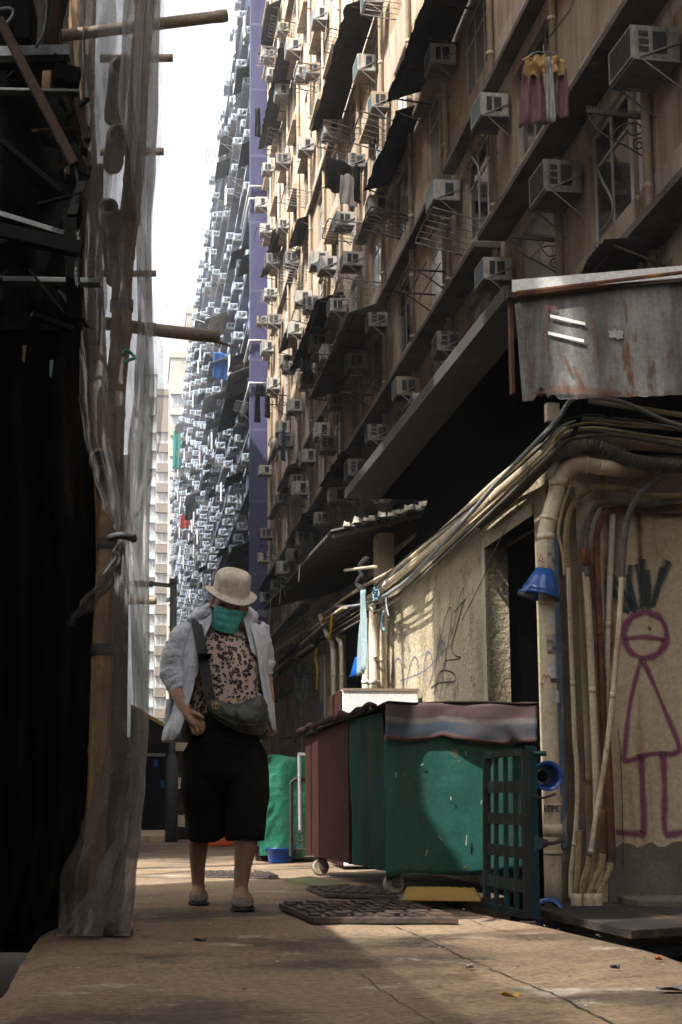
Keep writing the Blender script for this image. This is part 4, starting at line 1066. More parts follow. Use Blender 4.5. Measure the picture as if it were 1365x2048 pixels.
pipe(pf([(1212, 1480), (1216, 1560), (1219, 1640), (1222, 1700), (1221, 1730)], 6.34), .024, 'rusty_pipe', 'thickly rusted lower pipe stub near the ground', m_rust)
pipe(pf([(1204, 1620), (1206, 1690), (1206, 1712)], 6.33), .02, 'rusty_pipe', 'short rusted pipe end hidden behind the slanting conduit', m_rust)
pipe(pf([(1420, 905), (1345, 938), (1285, 985), (1262, 1020), (1251, 1060), (1246, 1120), (1244, 1154)], 6.22), .0165, 'flex_hose', 'dark corrugated hose hanging in front of the graffiti hair', m_flexg, 'hose', 10, 7, .009)
pipe(pf([(1244, 1150), (1240, 1230), (1231, 1340), (1221, 1440), (1208, 1540), (1190, 1650), (1181, 1710)], 6.22), .0125, 'conduit', 'long slanting cream conduit crossing in front of the others', m_pvc)
pipe(pf([(1226, 1022), (1221, 1150), (1213, 1350), (1208, 1480), (1206, 1560)], 6.38), .015, 'conduit', 'straight cream conduit hard against the graffiti wall', m_white_pvc)
for (pts, r, mt, lab) in (([(1180, 1708), (1176, 1735), (1168, 1762), (1164, 1790)], .016, m_flex, 'first ribbed hose of the fan at the foot of the pipes'), ([(1206, 1708), (1202, 1735), (1188, 1762), (1174, 1795)], .018, m_flex, 'middle ribbed hose of the fan at the foot of the pipes'),
        ([(1221, 1725), (1218, 1745), (1205, 1770), (1192, 1795)], .017, m_flex, 'right ribbed hose of the fan at the foot of the pipes'), ([(1205, 1730), (1200, 1755), (1190, 1780)], .012, m_pvc, 'smooth cream stub among the ribbed hoses')):
    pipe(pf(pts, 6.24), r, 'flex_hose', lab, mt, 'hose', 10, 6, .008 if mt is m_flex else 0)
for (px, lab) in ((1153, 'dark pipe socket in the ground left'), (1176, 'pale green pipe socket in the ground'), (1194, 'cream pipe socket in the ground right')):
    p = PY(px, 1800, 6.24); tag(MB().lathe([(.024, -.06), (.026, .0), (.026, .03), (.02, .03)], p, 12).build('pipe_socket', m_pvc, smooth=True), lab + ' at the foot of the hoses', 'pipe', 'pipes on the shack corner')
for pts, lab in (([(1236, 1455), (1242, 1520), (1246, 1640), (1247, 1740)], 'thin loose wire trailing down the graffiti wall'), ([(1062, 930), (1040, 1000), (1000, 1080), (960, 1170), (925, 1240)], 'thin black wire slanting across the dark doorway')):
    tag(MB().tube(pf(pts, 6.38) if pts[0][0] > 1200 else px_(pts, 1.8), .0022, 5, 4).build('wire', m_blackc), lab, 'wire')
for k, y in enumerate((1440, 1446)):
    pass
# blue plastic cones threaded on the pipes
m_bluep = surf('blue_plastic', (.012, .10, .42), (.010, .08, .34), 3, .22, bump=0, spec=.6)
def cone(c, tilt, r0, r1, h, lab, yaw=0.0, rim=False):
    M = Matrix.Rotation(yaw, 3, 'Z') @ Matrix.Rotation(tilt, 3, 'Y')
    prof = [(r0 - .004, h), (r0, h), (r0 + (r1 - r0) * .35, h * .66), (r0 + (r1 - r0) * .38, h * .62), (r0 + (r1 - r0) * .7, h * .3), (r0 + (r1 - r0) * .73, h * .27), (r1, 0), (r1 - .004, .0), (r0 - .004, h)]
    t = thing('plastic_cone', lab, 'cone', c, 'blue plastic cones on the pipes')
    MB().lathe(prof, c, 28, M).build('shade', m_bluep, t, smooth=True)
    MB().lathe([(r1 + .003, .008), (r1 + .005, 0), (r1 + .003, -.006), (r1 - .002, -.004), (r1 - .002, .006), (r1 + .003, .008)], c, 28, M).build('rim', m_bluep, t, smooth=True)
    return t
p = PY(1084, 1192, 6.2); cone(p + V((-.008, 0, 0)), R(12), .042, .098, .125, 'glossy blue plastic cone threaded on the thick drain pipe')
p = PX(730, 1346, 1.86); cone(p + V((0, -.03, -.0)), R(-14), .05, .13, .14, 'bright sunlit blue plastic cone on the white twin pipes')
p = PY(1097, 1552, 5.98); t = thing('plastic_cone', 'blue plastic cone seen open end on beside the teal gate', 'cone', p, 'blue plastic cones on the pipes')
Mx = Matrix.Rotation(R(90), 3, 'X')
MB().lathe([(.062, 0), (.066, .004), (.066, -.01), (.03, -.1), (.026, -.1), (.05, -.02), (.052, 0), (.062, 0)], p, 28, Mx).build('shade', m_bluep, t, smooth=True)
MB().lathe([(.001, -.094), (.027, -.094), (.027, -.09), (.001, -.09)], p, 20, Mx).build('core', m_dark, t, smooth=True)
p = PY(1100, 1822, 6.12); t = thing('plastic_cone', 'blue plastic rim half hidden behind the dark boards on the ground', 'cone', p, 'blue plastic cones on the pipes')
MB().lathe([(.052, 0), (.068, .006), (.072, .0), (.068, -.012), (.052, -.02), (.05, -.01), (.052, 0)], p + V((0, 0, -.01)), 28, Matrix.Rotation(R(70), 3, 'X')).build('shade', m_bluep, t, smooth=True)

# white twin pipes at the end of the plaster wall
for (xa, xb, top_, r, lab) in ((729, 734, 1238, .036, 'left white painted pipe of the pair behind the white cabinet'), (745, 752, 1222, .04, 'right white painted pipe of the pair behind the white cabinet')):
    pipe(px_([(xa + 6, top_), (xa + 3, top_ + 40), (xa + 4, 1330), (xb, 1500)], 1.85), r, 'white_pipe', lab, m_white_pvc, seg=14, group='white pipes behind the cabinet')
for (xa, lab, r) in ((764, 'thin white pipe left, next to the plaster wall edge', .012), (772, 'thin cream pipe right, next to the plaster wall edge', .013)):
    pipe(px_([(xa, 1190), (xa - 1, 1300), (xa, 1500)], 1.9), r, 'thin_pipe', lab, m_pvc, group='white pipes behind the cabinet')
pipe(px_([(733, 1208), (745, 1215), (748, 1240)], 1.86), .034, 'pipe_elbow', 'cream elbow at the far end of the wall pipe', m_pvc)
pipe(px_([(742, 1316), (760, 1316)], 1.84), .008, 'pipe_stub', 'small cream bracket pin on the right white pipe', m_pvc)

# ================================================================== boards at lower right
m_board = surf('dark_wet_board', (.03, .024, .02), (.016, .014, .012), 6, .85, bump=.3, bscale=30, stain=(.14, .08, .04), stain_scale=(8, 2, 8))
def board(pix, z, h, mat, lab, nm='wooden_board'):
    pts = [PZ(a, b, z) for a, b in pix]
    tag(MB().prism([p - V((0, 0, h)) for p in pts], (0, 0, h)).build(nm, mat, bevel=.004), lab, 'board')
board([(1066, 1815), (1262, 1860), (1440, 1850), (1440, 1822), (1150, 1798)], -.0, .035, m_board, 'dark upper board lying beside the path under the pipes')
board([(1068, 1826), (1258, 1872), (1440, 1864), (1440, 1832), (1150, 1812)], -.04, .03, surf('brown_board', (.11, .06, .035), None, 6, .8, bump=.3), 'reddish brown board beneath the dark one')
pts = [PZ(a, b, -.075) for a, b in ((1072, 1838), (1170, 1868), (1290, 1893), (1380, 1886), (1380, 1850), (1150, 1820))]
tag(MB().prism([p - V((0, 0, .05)) for p in pts], (0, 0, .05)).build('plastic_sheet', surf('black_plastic', (.02, .024, .028), None, 5, .3, bump=.5, bscale=12), bevel=.01), 'crumpled black plastic sheet under the boards', 'plastic sheet')

# ================================================================== teal gate panel
m_tealp = surf('teal_paint', (.013, .075, .08), (.009, .05, .055), 5, .45, bump=.15, stain=(.04, .028, .02), stain_amt=(.56, .68), stain_scale=(6, 6, 2))
m_tealr = surf('rusted_teal', (.018, .026, .025), (.016, .014, .012), 7, .7, bump=.3, stain=(.02, .10, .10), stain_scale=(6, 6, 2))
gt = thing('gate_panel', 'teal steel lattice gate panel standing between the cart and the pipes', 'gate', PZ(1060, 1832, -.1))
ga, gb = PY(974, 1508, 6.25), PY(1050, 1500, 5.9)      # top left (far), top right (near)
ga0, gb0 = PY(974, 1815, 6.25), PY(1056, 1836, 5.9)
fr = MB(); tck = .028
def gp(u, v): return ga.lerp(gb, u).lerp(ga0.lerp(gb0, u), v)
fr.bar(gp(0, 0), gp(0, 1), .03, .03).bar(gp(1, -.0), gp(1, 1), .035, .03).bar(gp(.0, .01), gp(1, .01), .03, .03).bar(gp(.0, .985), gp(1, .985), .03, .03)
fr.build('frame', m_tealr, gt)
sl_ = MB()
for u in (.25, .5, .75): sl_.bar(gp(u, .02), gp(u, .98), .012, .02)
sl_.build('upright_bars', m_tealp, gt)
sl2 = MB()
for v in (.22, .42, .62, .82): sl2.bar(gp(.02, v) + V((.0, -.008, 0)), gp(.98, v) + V((0, -.008, 0)), .012, .05)
sl2.build('cross_bars', m_tealr, gt)
q0, q1 = gb + V((.012, .0, .02)), gb0 + V((.012, 0, 0))
MB().prism([q0, q0 + V((.045, .012, -.004)), q1 + V((.045, .012, 0)), q1], (0, .03, 0)).build('side_flange', m_tealp, gt)
MB().tube([PY(1066, 1507, 5.9), PY(1092, 1507, 5.9)], .011, 8).build('hinge_pin', m_tealp, gt)
MB().prism([PY(1068, 1668, 5.9), PY(1086, 1678, 5.9), PY(1086, 1696, 5.9), PY(1070, 1704, 5.9)], (0, .02, 0)).build('lug', m_tealp, gt)
MB().tube([PY(1068, 1590, 5.9), PY(1085, 1596, 5.9), PY(1110, 1588, 5.95)], .006, 6, 3).build('chain_loop', m_iron, gt)

# ================================================================== green refuse cart
m_green = surf('green_tarp', (.020, .115, .090), (.013, .075, .060), 2.5, .5, bump=.25, bscale=8, stain=(.035, .045, .03), stain_amt=(.5, .7), stain_scale=(5, 5, 1.0), stain2=(.22, .13, .055), stain2_amt=(.66, .70), stain2_scale=(8, 8, 8), bdist=.02)
m_dgreen = surf('dark_green_panel', (.010, .045, .036), (.009, .027, .023), 4, .85, spec=.1, bump=.3, stain=(.05, .03, .02), stain_scale=(6, 6, .8), stain_amt=(.52, .7))
m_brown = surf('brown_plank', (.05, .017, .012), (.025, .011, .008), 4, .9, spec=.1, bump=.3, bscale=30, stain=(.03, .018, .014), stain_amt=(.5, .75), stain_scale=(14, 14, .8))
m_dk = surf('black_lid', (.012, .011, .011), (.03, .013, .012), 6, .85, spec=.1, bump=.5, bscale=20)
cf = PZ(772, 1790, 0.0)              # front left corner on the ground
YF = cf.y
def CF(px, py): return PY(px, py, YF)
cart = thing('refuse_cart', 'boxy refuse cart on castors with green tarp front, brown side and striped cover', 'cart', (cf.x, YF, 0))
zb, ztop = CF(772, 1748).z, CF(772, 1412).z
xl, xr = cf.x, CF(1068, 1500).x
yb = 8.95; xb = PY(611, 1500, yb).x     # far left corner
xbr = xb + (xr - xl)
MB().prism([(xl + .02, YF + .02, zb + .02), (xr - .02, YF + .02, zb + .02), (xbr - .02, yb - .02, zb + .02), (xb + .02, yb - .02, zb + .02)], (0, 0, ztop - zb - .08)).build('box', m_dgreen, cart)
# side boards
def side(t, z, out=.0): return V((xl + (xb - xl) * t - out, YF + (yb - YF) * t, z))
ts = 0
for ti in range(1, 60):
    if proj(side(ti / 60, .7))[0] < 706: ts = ti / 60; break
zs0 = zb + .015
MB().prism([side(ts, zs0), side(1, zs0), side(1, PY(611, 1468, yb).z - .02), side(ts, ztop - .03)], (.02, 0, 0)).build('brown_panel', m_brown, cart)
def fnside(u, v):
    p = side(ts * (1 - u), 0); z = zs0 + (ztop - .03 - zs0) * v
    return V((p.x - .006 - .012 * math.sin(u * 17 + v * 2) * (1 - abs(2 * u - 1) * .3) - .012 * noise.noise(V((u * 4, v * 2, 2))), p.y, z))
MB().grid(fnside, 26, 20).build('side_sheet', m_dgreen, cart, smooth=True)
MB().bar(side(ts, zs0, .008), side(ts, ztop - .04, .008), .02, .03).build('batten', m_brown, cart)
# green front sheet, wavy bottom
def fnfront(u, v):
    px = 778 + (1100 - 778) * u
    zt_ = CF(px, 1470).z; zb_ = zb - .01 + (.010 * math.sin(u * 9) + .02 * u) * (1 - v) - (.012 if u < .08 else 0) * (1 - v)
    p = V((xl + (CF(1066, 1500).x - xl) * u, YF - .008 - .012 * abs(noise.noise(V((u * 3, v * 3, 5)))) - .01 * math.sin(u * 9 + v * 4) * (1 - v) ** 2, zb_ + (zt_ - zb_) * v))
    return p
MB().grid(fnfront, 30, 24).build('front_sheet', m_green, cart, smooth=True, solid=.004)
# striped canvas cover
def stripes(name):
    m, t, out = nt(name)
    uv = t.nodes.new('ShaderNodeUVMap'); uv.uv_map = 'uv'
    sx = t.nodes.new('ShaderNodeSeparateXYZ'); t.links.new(uv.outputs[0], sx.inputs[0])
    nf = noi(t, texco(t), 9, 5)
    ad = N(t, 'ShaderNodeMath', operation='MULTIPLY_ADD'); t.links.new(nf, ad.inputs[0]); ad.inputs[1].default_value = .05; t.links.new(sx.outputs[1], ad.inputs[2])
    c = ramp(t, ad.outputs[0], [(0, (.06, .024, .022)), (.40, (.065, .028, .025)), (.44, (.12, .11, .095)), (.53, (.11, .10, .085)), (.60, (.018, .038, .065)), (.90, (.014, .03, .055)), (.93, (.10, .03, .026)), (1, (.09, .03, .025))])
    dirt = ramp(t, noi(t, texco(t, scale=(3, 3, 5)), 1.8, 8, .75), [(.36, (0, 0, 0)), (.66, (1, 1, 1))])
    c = mixc(t, dirt, c, (.055, .04, .035))
    b = N(t, 'ShaderNodeBsdfPrincipled', Roughness=.8); t.links.new(c, b.inputs['Base Color'])
    bn = N(t, 'ShaderNodeBump', Strength=.4, Distance=.01); t.links.new(noi(t, texco(t), 14, 5), bn.inputs['Height']); t.links.new(bn.outputs[0], b.inputs['Normal'])
    t.links.new(b.outputs[0], out.inputs[0]); return m
m_str = stripes('striped_canvas')
def fncov(u, v):
    px = 769 + (1072 - 769) * u
    a = CF(px, 1404 + 3 * math.sin(u * 5) + (4 if u > .5 else 0)); b = CF(px - 2, 1478 + 6 * u * 2 + 4 * math.sin(u * 11))
    p = a.lerp(b, v); sag = .03 * math.exp(-((u - .38) / .05) ** 2) * v
    return V((p.x, YF - .03 - .018 * v - .014 * math.sin(u * 13 + 1) * v - .01 * noise.noise(V((u * 5, v * 3, 9))), p.z + sag * .6))
mb = MB(); mb.uv = []; mb.grid(fncov, 40, 10); mb.uv = [(i / 40, j / 10) for j in range(11) for i in range(41)]
mb.build('striped_cover', m_str, cart, smooth=True, solid=.006)
# cover top running back over the box with a lumpy dark edge
zbk = PY(611, 1462, yb).z
def fntop(u, v):
    e = side(v, 0); x = e.x - .04 + (xr - xl + .06) * u; y = e.y + (-.035 if v == 0 else 0)
    zz = (ztop + .015) * (1 - v) + (zbk + .0) * v
    return V((x, y, zz + .012 * noise.noise(V((x * 5, y * 5, 2))) - (.03 if u == 0 else 0)))
MB().grid(fntop, 14, 26).build('cover_top', m_dk, cart, smooth=True, solid=.012)
lump = MB(); lr = random.Random(8)
pts = [side(k / 16, ztop + .005 + (zbk - ztop) * k / 16, .045) + V((0, 0, lr.uniform(-.012, .012))) for k in range(17)]
lump.tube(pts, [.016 + lr.uniform(-.004, .006) for _ in pts], 8, 2); lump.build('rolled_edge', m_dk, cart, smooth=True)
# scratches, nail heads and seams that break up the sheets
sc2 = random.Random(5); scr = MB()
for px, py, L_, a_ in ((850, 1712, 14, 1.4), (930, 1690, 20, 1.5), (882, 1680, 12, 2.2), (900, 1600, 7, 1.6), (930, 1512, 9, 1.7), (960, 1608, 8, 1.4), (790, 1555, 10, 1.5), (840, 1530, 6, .3)):
    a, b = CF(px, py), CF(px + L_ * math.cos(a_), py - L_ * math.sin(a_)); a.y = b.y = YF - .027
    scr.bar(a, b, .003, .005)
scr.build('scratch', surf('scratch_pale', (.40, .42, .33), None, 9, .8), cart)
for px in (805, 860, 930):
    c = CF(px, 1735); c.y = YF - .026; MB().lathe([(.001, .004), (.006, .003), (.008, 0)], c, 10, Matrix.Rotation(R(90), 3, 'X')).build('nail_head', m_rust, cart)
for t_ in (.78, .9):
    MB().bar(side(t_, zs0 + .01, .003), side(t_, .82, .003), .006, .01).build('panel_seam', m_dk, cart)
# castors
m_wheel = surf('worn_wheel', (.34, .28, .20), (.24, .19, .14), 6, .7, bump=.3)
def castor(c, r):
    w = MB().lathe([(.004, -.016), (r * .3, -.02), (r * .34, -.012), (r * .8, -.013), (r, -.018), (r, .018), (r * .8, .013), (r * .3, .02), (.004, .016)], c, 22, Matrix.Rotation(R(78), 3, 'X') @ Matrix.Rotation(R(12), 3, 'Y')).build('castor', m_wheel, cart, smooth=True)
    MB().box((c.x - .012, c.y - .034, c.z - .01), (c.x + .03, c.y - .028, zb + .03)).box((c.x - .012, c.y + .028, c.z - .01), (c.x + .03, c.y + .034, zb + .03)).box((c.x - .02, c.y - .034, zb - .0), (c.x + .04, c.y + .034, zb + .035)).build('fork', m_iron, w)
castor(V((cf.x + .045, YF + .03, .052)), .05); castor(V((xb + .06, yb - .25, .05)), .05); castor(V((xr - .1, YF + .06, .05)), .05)
# yellow board beneath it
pts = [PZ(a, b, .035) for a, b in ((805, 1800), (962, 1802), (950, 1777), (815, 1772))]
def fnY(u, v):
    p = pts[0].lerp(pts[1], u).lerp(pts[3].lerp(pts[2], u), v)
    return V((p.x, p.y, .035 + .003 * math.sin(u * 50) * math.sin(v * 30)))
tag(MB().grid(fnY, 60, 30).build('yellow_board', surf('yellow_plastic', (.42, .27, .06), (.33, .2, .045), 5, .6, bump=.2), smooth=True, solid=.008), 'yellow studded plastic board slid under the green cart', 'board')

# ================================================================== behind the cart
cabY = 9.35
cab = thing('white_cabinet', 'white metal cabinet in full sun behind the cart, rust at its edges', 'cabinet', PY(770, 1600, cabY))
c0, c1 = PY(686, 1378, cabY), PY(858, 1384, cabY)
MB().box((c0.x, cabY, 0.02), (min(c1.x, XS - .03), cabY + .6, c0.z)).build('body', surf('white_enamel', (.80, .80, .78), (.74, .73, .70), 7, .4, bump=.03, stain=(.25, .12, .06), stain_amt=(.68, .72), stain_scale=(14, 14, 14)), cab, bevel=.008)
MB().box((c0.x - .012, cabY + .02, .02), (c0.x - .001, cabY + .58, c0.z - .01)).build('side_panel', m_brown, cab)
MB().box((c0.x - .006, cabY - .008, c0.z - .012), (min(c1.x, XS - .03) + .004, cabY - .001, c0.z + .006)).build('rim', surf('rust_rim', (.28, .2, .15), None, 9, .8), cab)

# second wall stretch beyond the doorway gap
sh2 = thing('shack', 'second cluttered shack wall beyond the white pipes with grey and rusty panels', 'building', (XS, 13.5, 0))
y1 = PX(668, 1300, XS).y
MB().box((XS, y1, -.3), (XS + .12, 24, 2.05)).build('alley_wall', m_plaster, sh2)
MB().box((XS + .5, 10.9, -.3), (XS + .55, y1 + .3, 2.1)).build('dark_gap', m_dark, sh2)
a, b = PX(690, 1300, XS - .02), PX(664, 1300, XS - .02)
ya, yb_ = PX(646, 1400, XS - .03).y, PX(613, 1400, XS - .03).y
MB().box((XS - .03, ya, 0), (XS - .002, yb_, 1.45)).build('grey_door', surf('grey_door_paint', (.27, .31, .33), (.22, .25, .27), 3, .5, bump=.05), sh2)
ya, yb_ = PX(575, 1400, XS - .03).y, PX(548, 1400, XS - .03).y
MB().box((XS - .03, ya, 0), (XS - .002, yb_, .95)).build('rust_panel', m_rust, sh2)
MB().box((XS - .02, PX(652, 1300, XS).y, 0), (XS - .004, PX(643, 1300, XS).y, 1.9)).build('door_post', m_white_pvc, sh2)
for (a, b, lab) in ((668, 680, 'cream pipe left of the dark gap beyond the cart'), (684, 690, 'second cream pipe at the edge of the dark gap')):
    pipe(px_([(a - 8, 1275), (a, 1310), (a, 1520)], 1.86), .03 if a < 680 else .022, 'wall_pipe', lab, m_pvc, group='white pipes behind the cabinet')
pipe(px_([(604, 1330), (604, 1420), (606, 1520)], 1.85), .012, 'thin_pipe', 'thin grey upright pipe left of the grey door', m_grey, group='white pipes behind the cabinet')

# corrugated lean-to roof
lean = thing('corrugated_roof', 'low corrugated lean-to roof with rubble on top beyond the canopy', 'roof', (1.7, 12.5, 2.5))
r0, r1 = PX(662, 1063, 1.5), PX(528, 1217, 1.5)
def fnr(u, v):
    x = r0.x + .9 * v; y = r0.y + (r1.y - r0.y) * u
    z = r0.z + (r1.z - r0.z) * u + .22 * v
    return V((x, y - .05 * v, z + .018 * math.sin(u * 2 * math.pi * 62) + .012 * noise.noise(V((y, v, 1)))))
MB().grid(fnr, 62 * 6, 6).build('sheet', m_awn, lean, solid=.004)
MB().bar((r0.x + .02, r0.y + .05, r0.z - .03), (r0.x + .92, r0.y, r0.z + .19), .02, .03).build('front_batten', m_ledge, lean)
rb = MB(); rr_ = random.Random(2)
for k in range(110):
    u = rr_.uniform(.0, .06); v = rr_.uniform(.12, .95); p = fnr(u, v); s_ = rr_.uniform(.02, .05)
    lo = [p + V((math.cos(a) * s_ * rr_.uniform(.7, 1.3), math.sin(a) * s_ * rr_.uniform(.7, 1.3), .005)) for a in [0, 1.3, 2.5, 3.8, 5.1]]
    hi = [p + (q - p) * rr_.uniform(.5, .95) + V((0, 0, s_ * rr_.uniform(.5, 1.2))) for q in lo]
    rb.rings([lo, hi])
o = rb.build('rubble', surf('pale_rubble', (.45, .42, .35), (.35, .31, .25), 9, .95, bump=.6), lean); o['kind'] = 'stuff'
for k, (u, w) in enumerate(((.36, .07), (.66, .05), (.84, .04))):
    p = fnr(u, 0); mb = MB().grid(lambda a, b: p + V((-.004 - .01 * b, (a - .5) * w, -.14 * b - .02 * math.sin(a * 7) * b)), 6, 4); mb.build('hanging_scrap', m_pvc, lean, solid=.003)
MB().box((XS + .35, 10.9, 0), (XS + .4, 22, 2.6)).build('dark_backing', m_dark, lean)
# post box shape under the roof front, near the canopy
pw_ = PX(756, 1100, 1.95)
tag(MB().box((1.93, pw_.y - .12, pw_.z - .32), (2.06, pw_.y + .1, pw_.z + .12)).build('meter_box', m_plaster2, bevel=.006), 'cream meter box under the canopy end beside the rubble', 'box')
q = PX(727, 1010, 1.75)
tag(MB().prism([q + V((-.02, 0, 0)), q + V((.22, 0, .03)), q + V((.22, 0, -.06)), q + V((.02, 0, -.07))], (0, .22, 0)).build('floodlight', m_dk, bevel=.004), 'small black floodlight under the canopy end', 'lamp')

# plant sprouting from the roof edge
m_leaf = surf('fresh_leaf', (.10, .17, .05), (.065, .12, .03), 9, .6, bump=.1)
pl = fnr(.62, 0) + V((-.02, 0, .02)); pl = PX(570, 1180, 1.5)
plant = thing('small_plant', 'small green plant sprouting from the corrugated roof edge', 'plant', pl)
MB().tube([pl + V((0, 0, -.06)), pl + V((.0, 0, .08))], .006, 6).build('stem', m_leaf, plant)
lf = MB(); lr = random.Random(6)
for k in range(20):
    a = lr.uniform(0, 6.28); L = lr.uniform(.07, .13); w = .022; up = lr.uniform(-.1, .9)
    d = V((math.cos(a), math.sin(a), up)).normalized(); sd = d.cross(V((0, 0, 1))).normalized()
    b = pl + V((0, 0, lr.uniform(.0, .08)))
    pts = [b, b + d * L * .4 + sd * w, b + d * L * .75 + sd * w * .7 + V((0, 0, -.01)), b + d * L + V((0, 0, -.03)), b + d * L * .75 - sd * w * .7 + V((0, 0, -.01)), b + d * L * .4 - sd * w]
    lf.add(pts, [(0, 1, 2, 3, 4, 5)])
lf.build('leaf', m_leaf, plant, solid=.001)

# cloth strip, straps, tangled cords
q = PX(727, 1180, 1.72)
def fnc(u, v):
    s_ = (u - .5) * (.035 + .16 * v ** 1.3); return q + V((.02 * math.sin(u * 9 + v * 3), s_ * 1.6 + .09 * v, -.60 * v - .03 * u * v))
tag(MB().grid(fnc, 14, 16).build('rag_strip', surf('grey_blue_rag', (.27, .36, .37), (.2, .28, .3), 9, .9, bump=.3), smooth=True, solid=.004), 'pale blue grey rag hanging beside the white pipes', 'rag')
tag(MB().tube(px_([(733, 1120), (722, 1135), (728, 1150), (718, 1165), (727, 1182)], 1.72), .03, 8, 5).build('knotted_rag', m_black, smooth=True), 'dark knotted cloth above the pale rag', 'rag')
for pts, lab in (([(662, 1222), (652, 1232), (645, 1245)], 'yellow tape scrap tied to the cable bundle'), ([(664, 1232), (662, 1262), (660, 1280)], 'upper yellow strap hanging from the cables'), ([(634, 1296), (632, 1320), (636, 1340), (634, 1378)], 'lower yellow strap hanging by the grey door')):
    tag(MB().tube(px_(pts, 1.74), .011, 6, 4, flat=.3).build('yellow_strap', surf('yellow_strap', (.62, .38, .02), None, 9, .6)), lab, 'strap')
tag(MB().tube(px_([(690, 1141), (720, 1137), (752, 1133)], 1.7), .012, 6).build('bamboo_stick', m_pvc), 'thin stick poking out under the lean-to roof', 'stick')
m_rope = surf('blue_rope', (.18, .34, .42), (.12, .24, .32), 9, .8)
cr = random.Random(12)
def coil(c, r, n, lab, mat, x, spread=1.0):
    mb = MB()
    for k in range(n):
        pts = []
        ox, oy = cr.uniform(-r, r) * .3, cr.uniform(-r, r) * .3
        for j in range(9):
            a = j * .8 + cr.uniform(-.2, .2); pts.append(PX(c[0] + ox + r * .55 * math.cos(a) * cr.uniform(.5, 1), c[1] + oy + r * math.sin(a) * cr.uniform(.6, 1.1) * spread, x + cr.uniform(-.03, .03)))
        mb.tube(pts, .0055, 5, 4)
    tag(mb.build('rope_coil', mat, smooth=True), lab, 'rope')
coil((755, 1188), 13, 4, 'blue cord coiled on the end of the wall pipe', m_rope, 1.78)
coil((606, 1370), 24, 6, 'pale blue cords bundled on the wall left of the grey door', m_rope, 1.75, 1.3)
coil((596, 1338), 22, 6, 'black wires bundled above the blue cords', m_blackc, 1.75)
tag(MB().tube(px_([(768, 1222), (764, 1240), (766, 1255), (770, 1262)], 1.8), .008, 6, 4).build('cord_end', m_rope), 'short blue cord end dangling by the plaster wall', 'rope')
tag(MB().tube(px_([(773, 1195), (774, 1215), (778, 1232)], 1.8), .006, 6, 4).build('wire_end', m_cable), 'short pale wire dangling by the plaster wall', 'wire')
MBs = MB()
sticks = [((535, 1360), (640, 1268)), ((545, 1345), (625, 1290)), ((560, 1340), (670, 1235)), ((600, 1290), (660, 1240)), ((540, 1370), (600, 1318)), ((620, 1262), (690, 1215)), ((578, 1262), (612, 1240)), ((640, 1230), (656, 1275)), ((562, 1305), (585, 1290))]
for k, (a, b) in enumerate(sticks):
    tag(MB().bar(PX(a[0], a[1], 1.82 - .02 * (k % 4)), PX(b[0], b[1], 1.80 - .015 * (k % 3)), .025 + .012 * (k % 3), .02).build('wooden_batten', m_pvc if k % 2 else m_iron),
        'battens and pipes stacked under the lean-to roof', 'batten', 'battens under the lean-to roof')
sw = [([(556, 1400), (570, 1408), (590, 1395)], m_cable, 'white bent cable end left of the rust streaks'), ([(600, 1300), (590, 1340), (570, 1380), (548, 1420)], m_blackc, 'loose black cable sagging on the cluttered wall'), ([(606, 1430), (596, 1460), (575, 1490), (560, 1502)], m_cable, 'pale cable looping down behind the green tarp'),
      ([(640, 1300), (630, 1330), (640, 1350)], m_blackc, 'black cable hooked by the lower yellow strap'), ([(570, 1350), (600, 1345), (640, 1352)], m_blackc, 'black cable lying across the bundled cords')]
for pts, mt, lab in sw: tag(MB().tube(px_(pts, 1.78), .007, 6, 4).build('loose_cable', mt, smooth=True), lab, 'cable')
for (px, py, w, h, mt, lab) in ((560, 1374, .10, .1, surf('teal_plastic', (.04, .2, .2), None, 5, .4), 'round teal plastic disc hung on the cluttered wall'),):
    c = PX(px, py, 1.78); tag(MB().lathe([(.001, .0), (.06, .004), (.075, 0), (.075, -.01), (.001, -.008)], c, 22, Matrix.Rotation(R(75), 3, 'Y')).build('plastic_disc', mt, smooth=True), lab, 'disc')
tag(MB().bar(PX(560, 1478, 1.86), PX(590, 1474, 1.86), .02, .02).bar(PX(590, 1474, 1.86), PX(591, 1485, 1.86), .02, .02).build('orange_bracket', m_rust), 'rusty orange wall bracket behind the woman', 'bracket')
tag(MB().box(PX(535, 1377, 1.8), PX(590, 1383, 1.92)).build('wall_shelf', m_rust), 'thin rusty shelf on the cluttered wall', 'shelf')

# green tarp wrapped stack with rack in front
tY = 10.4
gtp = thing('tarp_covered_stack', 'stack wrapped in shiny green tarpaulin left of the cart', 'tarpaulin', PY(570, 1735, tY))
tl, tr_, tb = PY(527, 1512, tY), PY(640, 1515, tY), PY(527, 1712, tY)
def fnt(u, v):
    sk = .06 * (1 - v)
    x = tl.x + sk * 0 - .03 * v * (1 - u) + (tr_.x - tl.x) * u; z = tl.z + (tb.z - tl.z) * v + .01 * math.sin(u * 8)
    d = .03 * noise.noise(V((u * 2, v * 3, 3))) + .014 * (.5 - abs(noise.noise(V((u * 6 + v * 5, v * 9 - u * 3, 7))))) + .007 * (.5 - abs(noise.noise(V((u * 14, v * 24, 2)))))
    return V((x, tY - .03 + d, z))
m_tarp2 = surf('shiny_green_tarp', (.018, .15, .085), (.013, .11, .065), 3, .3, bump=.4, bscale=22, spec=.6, bdist=.015)
MB().grid(fnt, 30, 46).build('front_wrap', m_tarp2, gtp, smooth=True)
MB().prism([(tl.x - .02, tY, tb.z), (tr_.x, tY, tb.z), (tr_.x, tY + .7, tb.z), (tl.x - .02, tY + .7, tb.z)], (0, 0, tl.z - tb.z - .005)).build('bulk', m_dgreen, gtp)
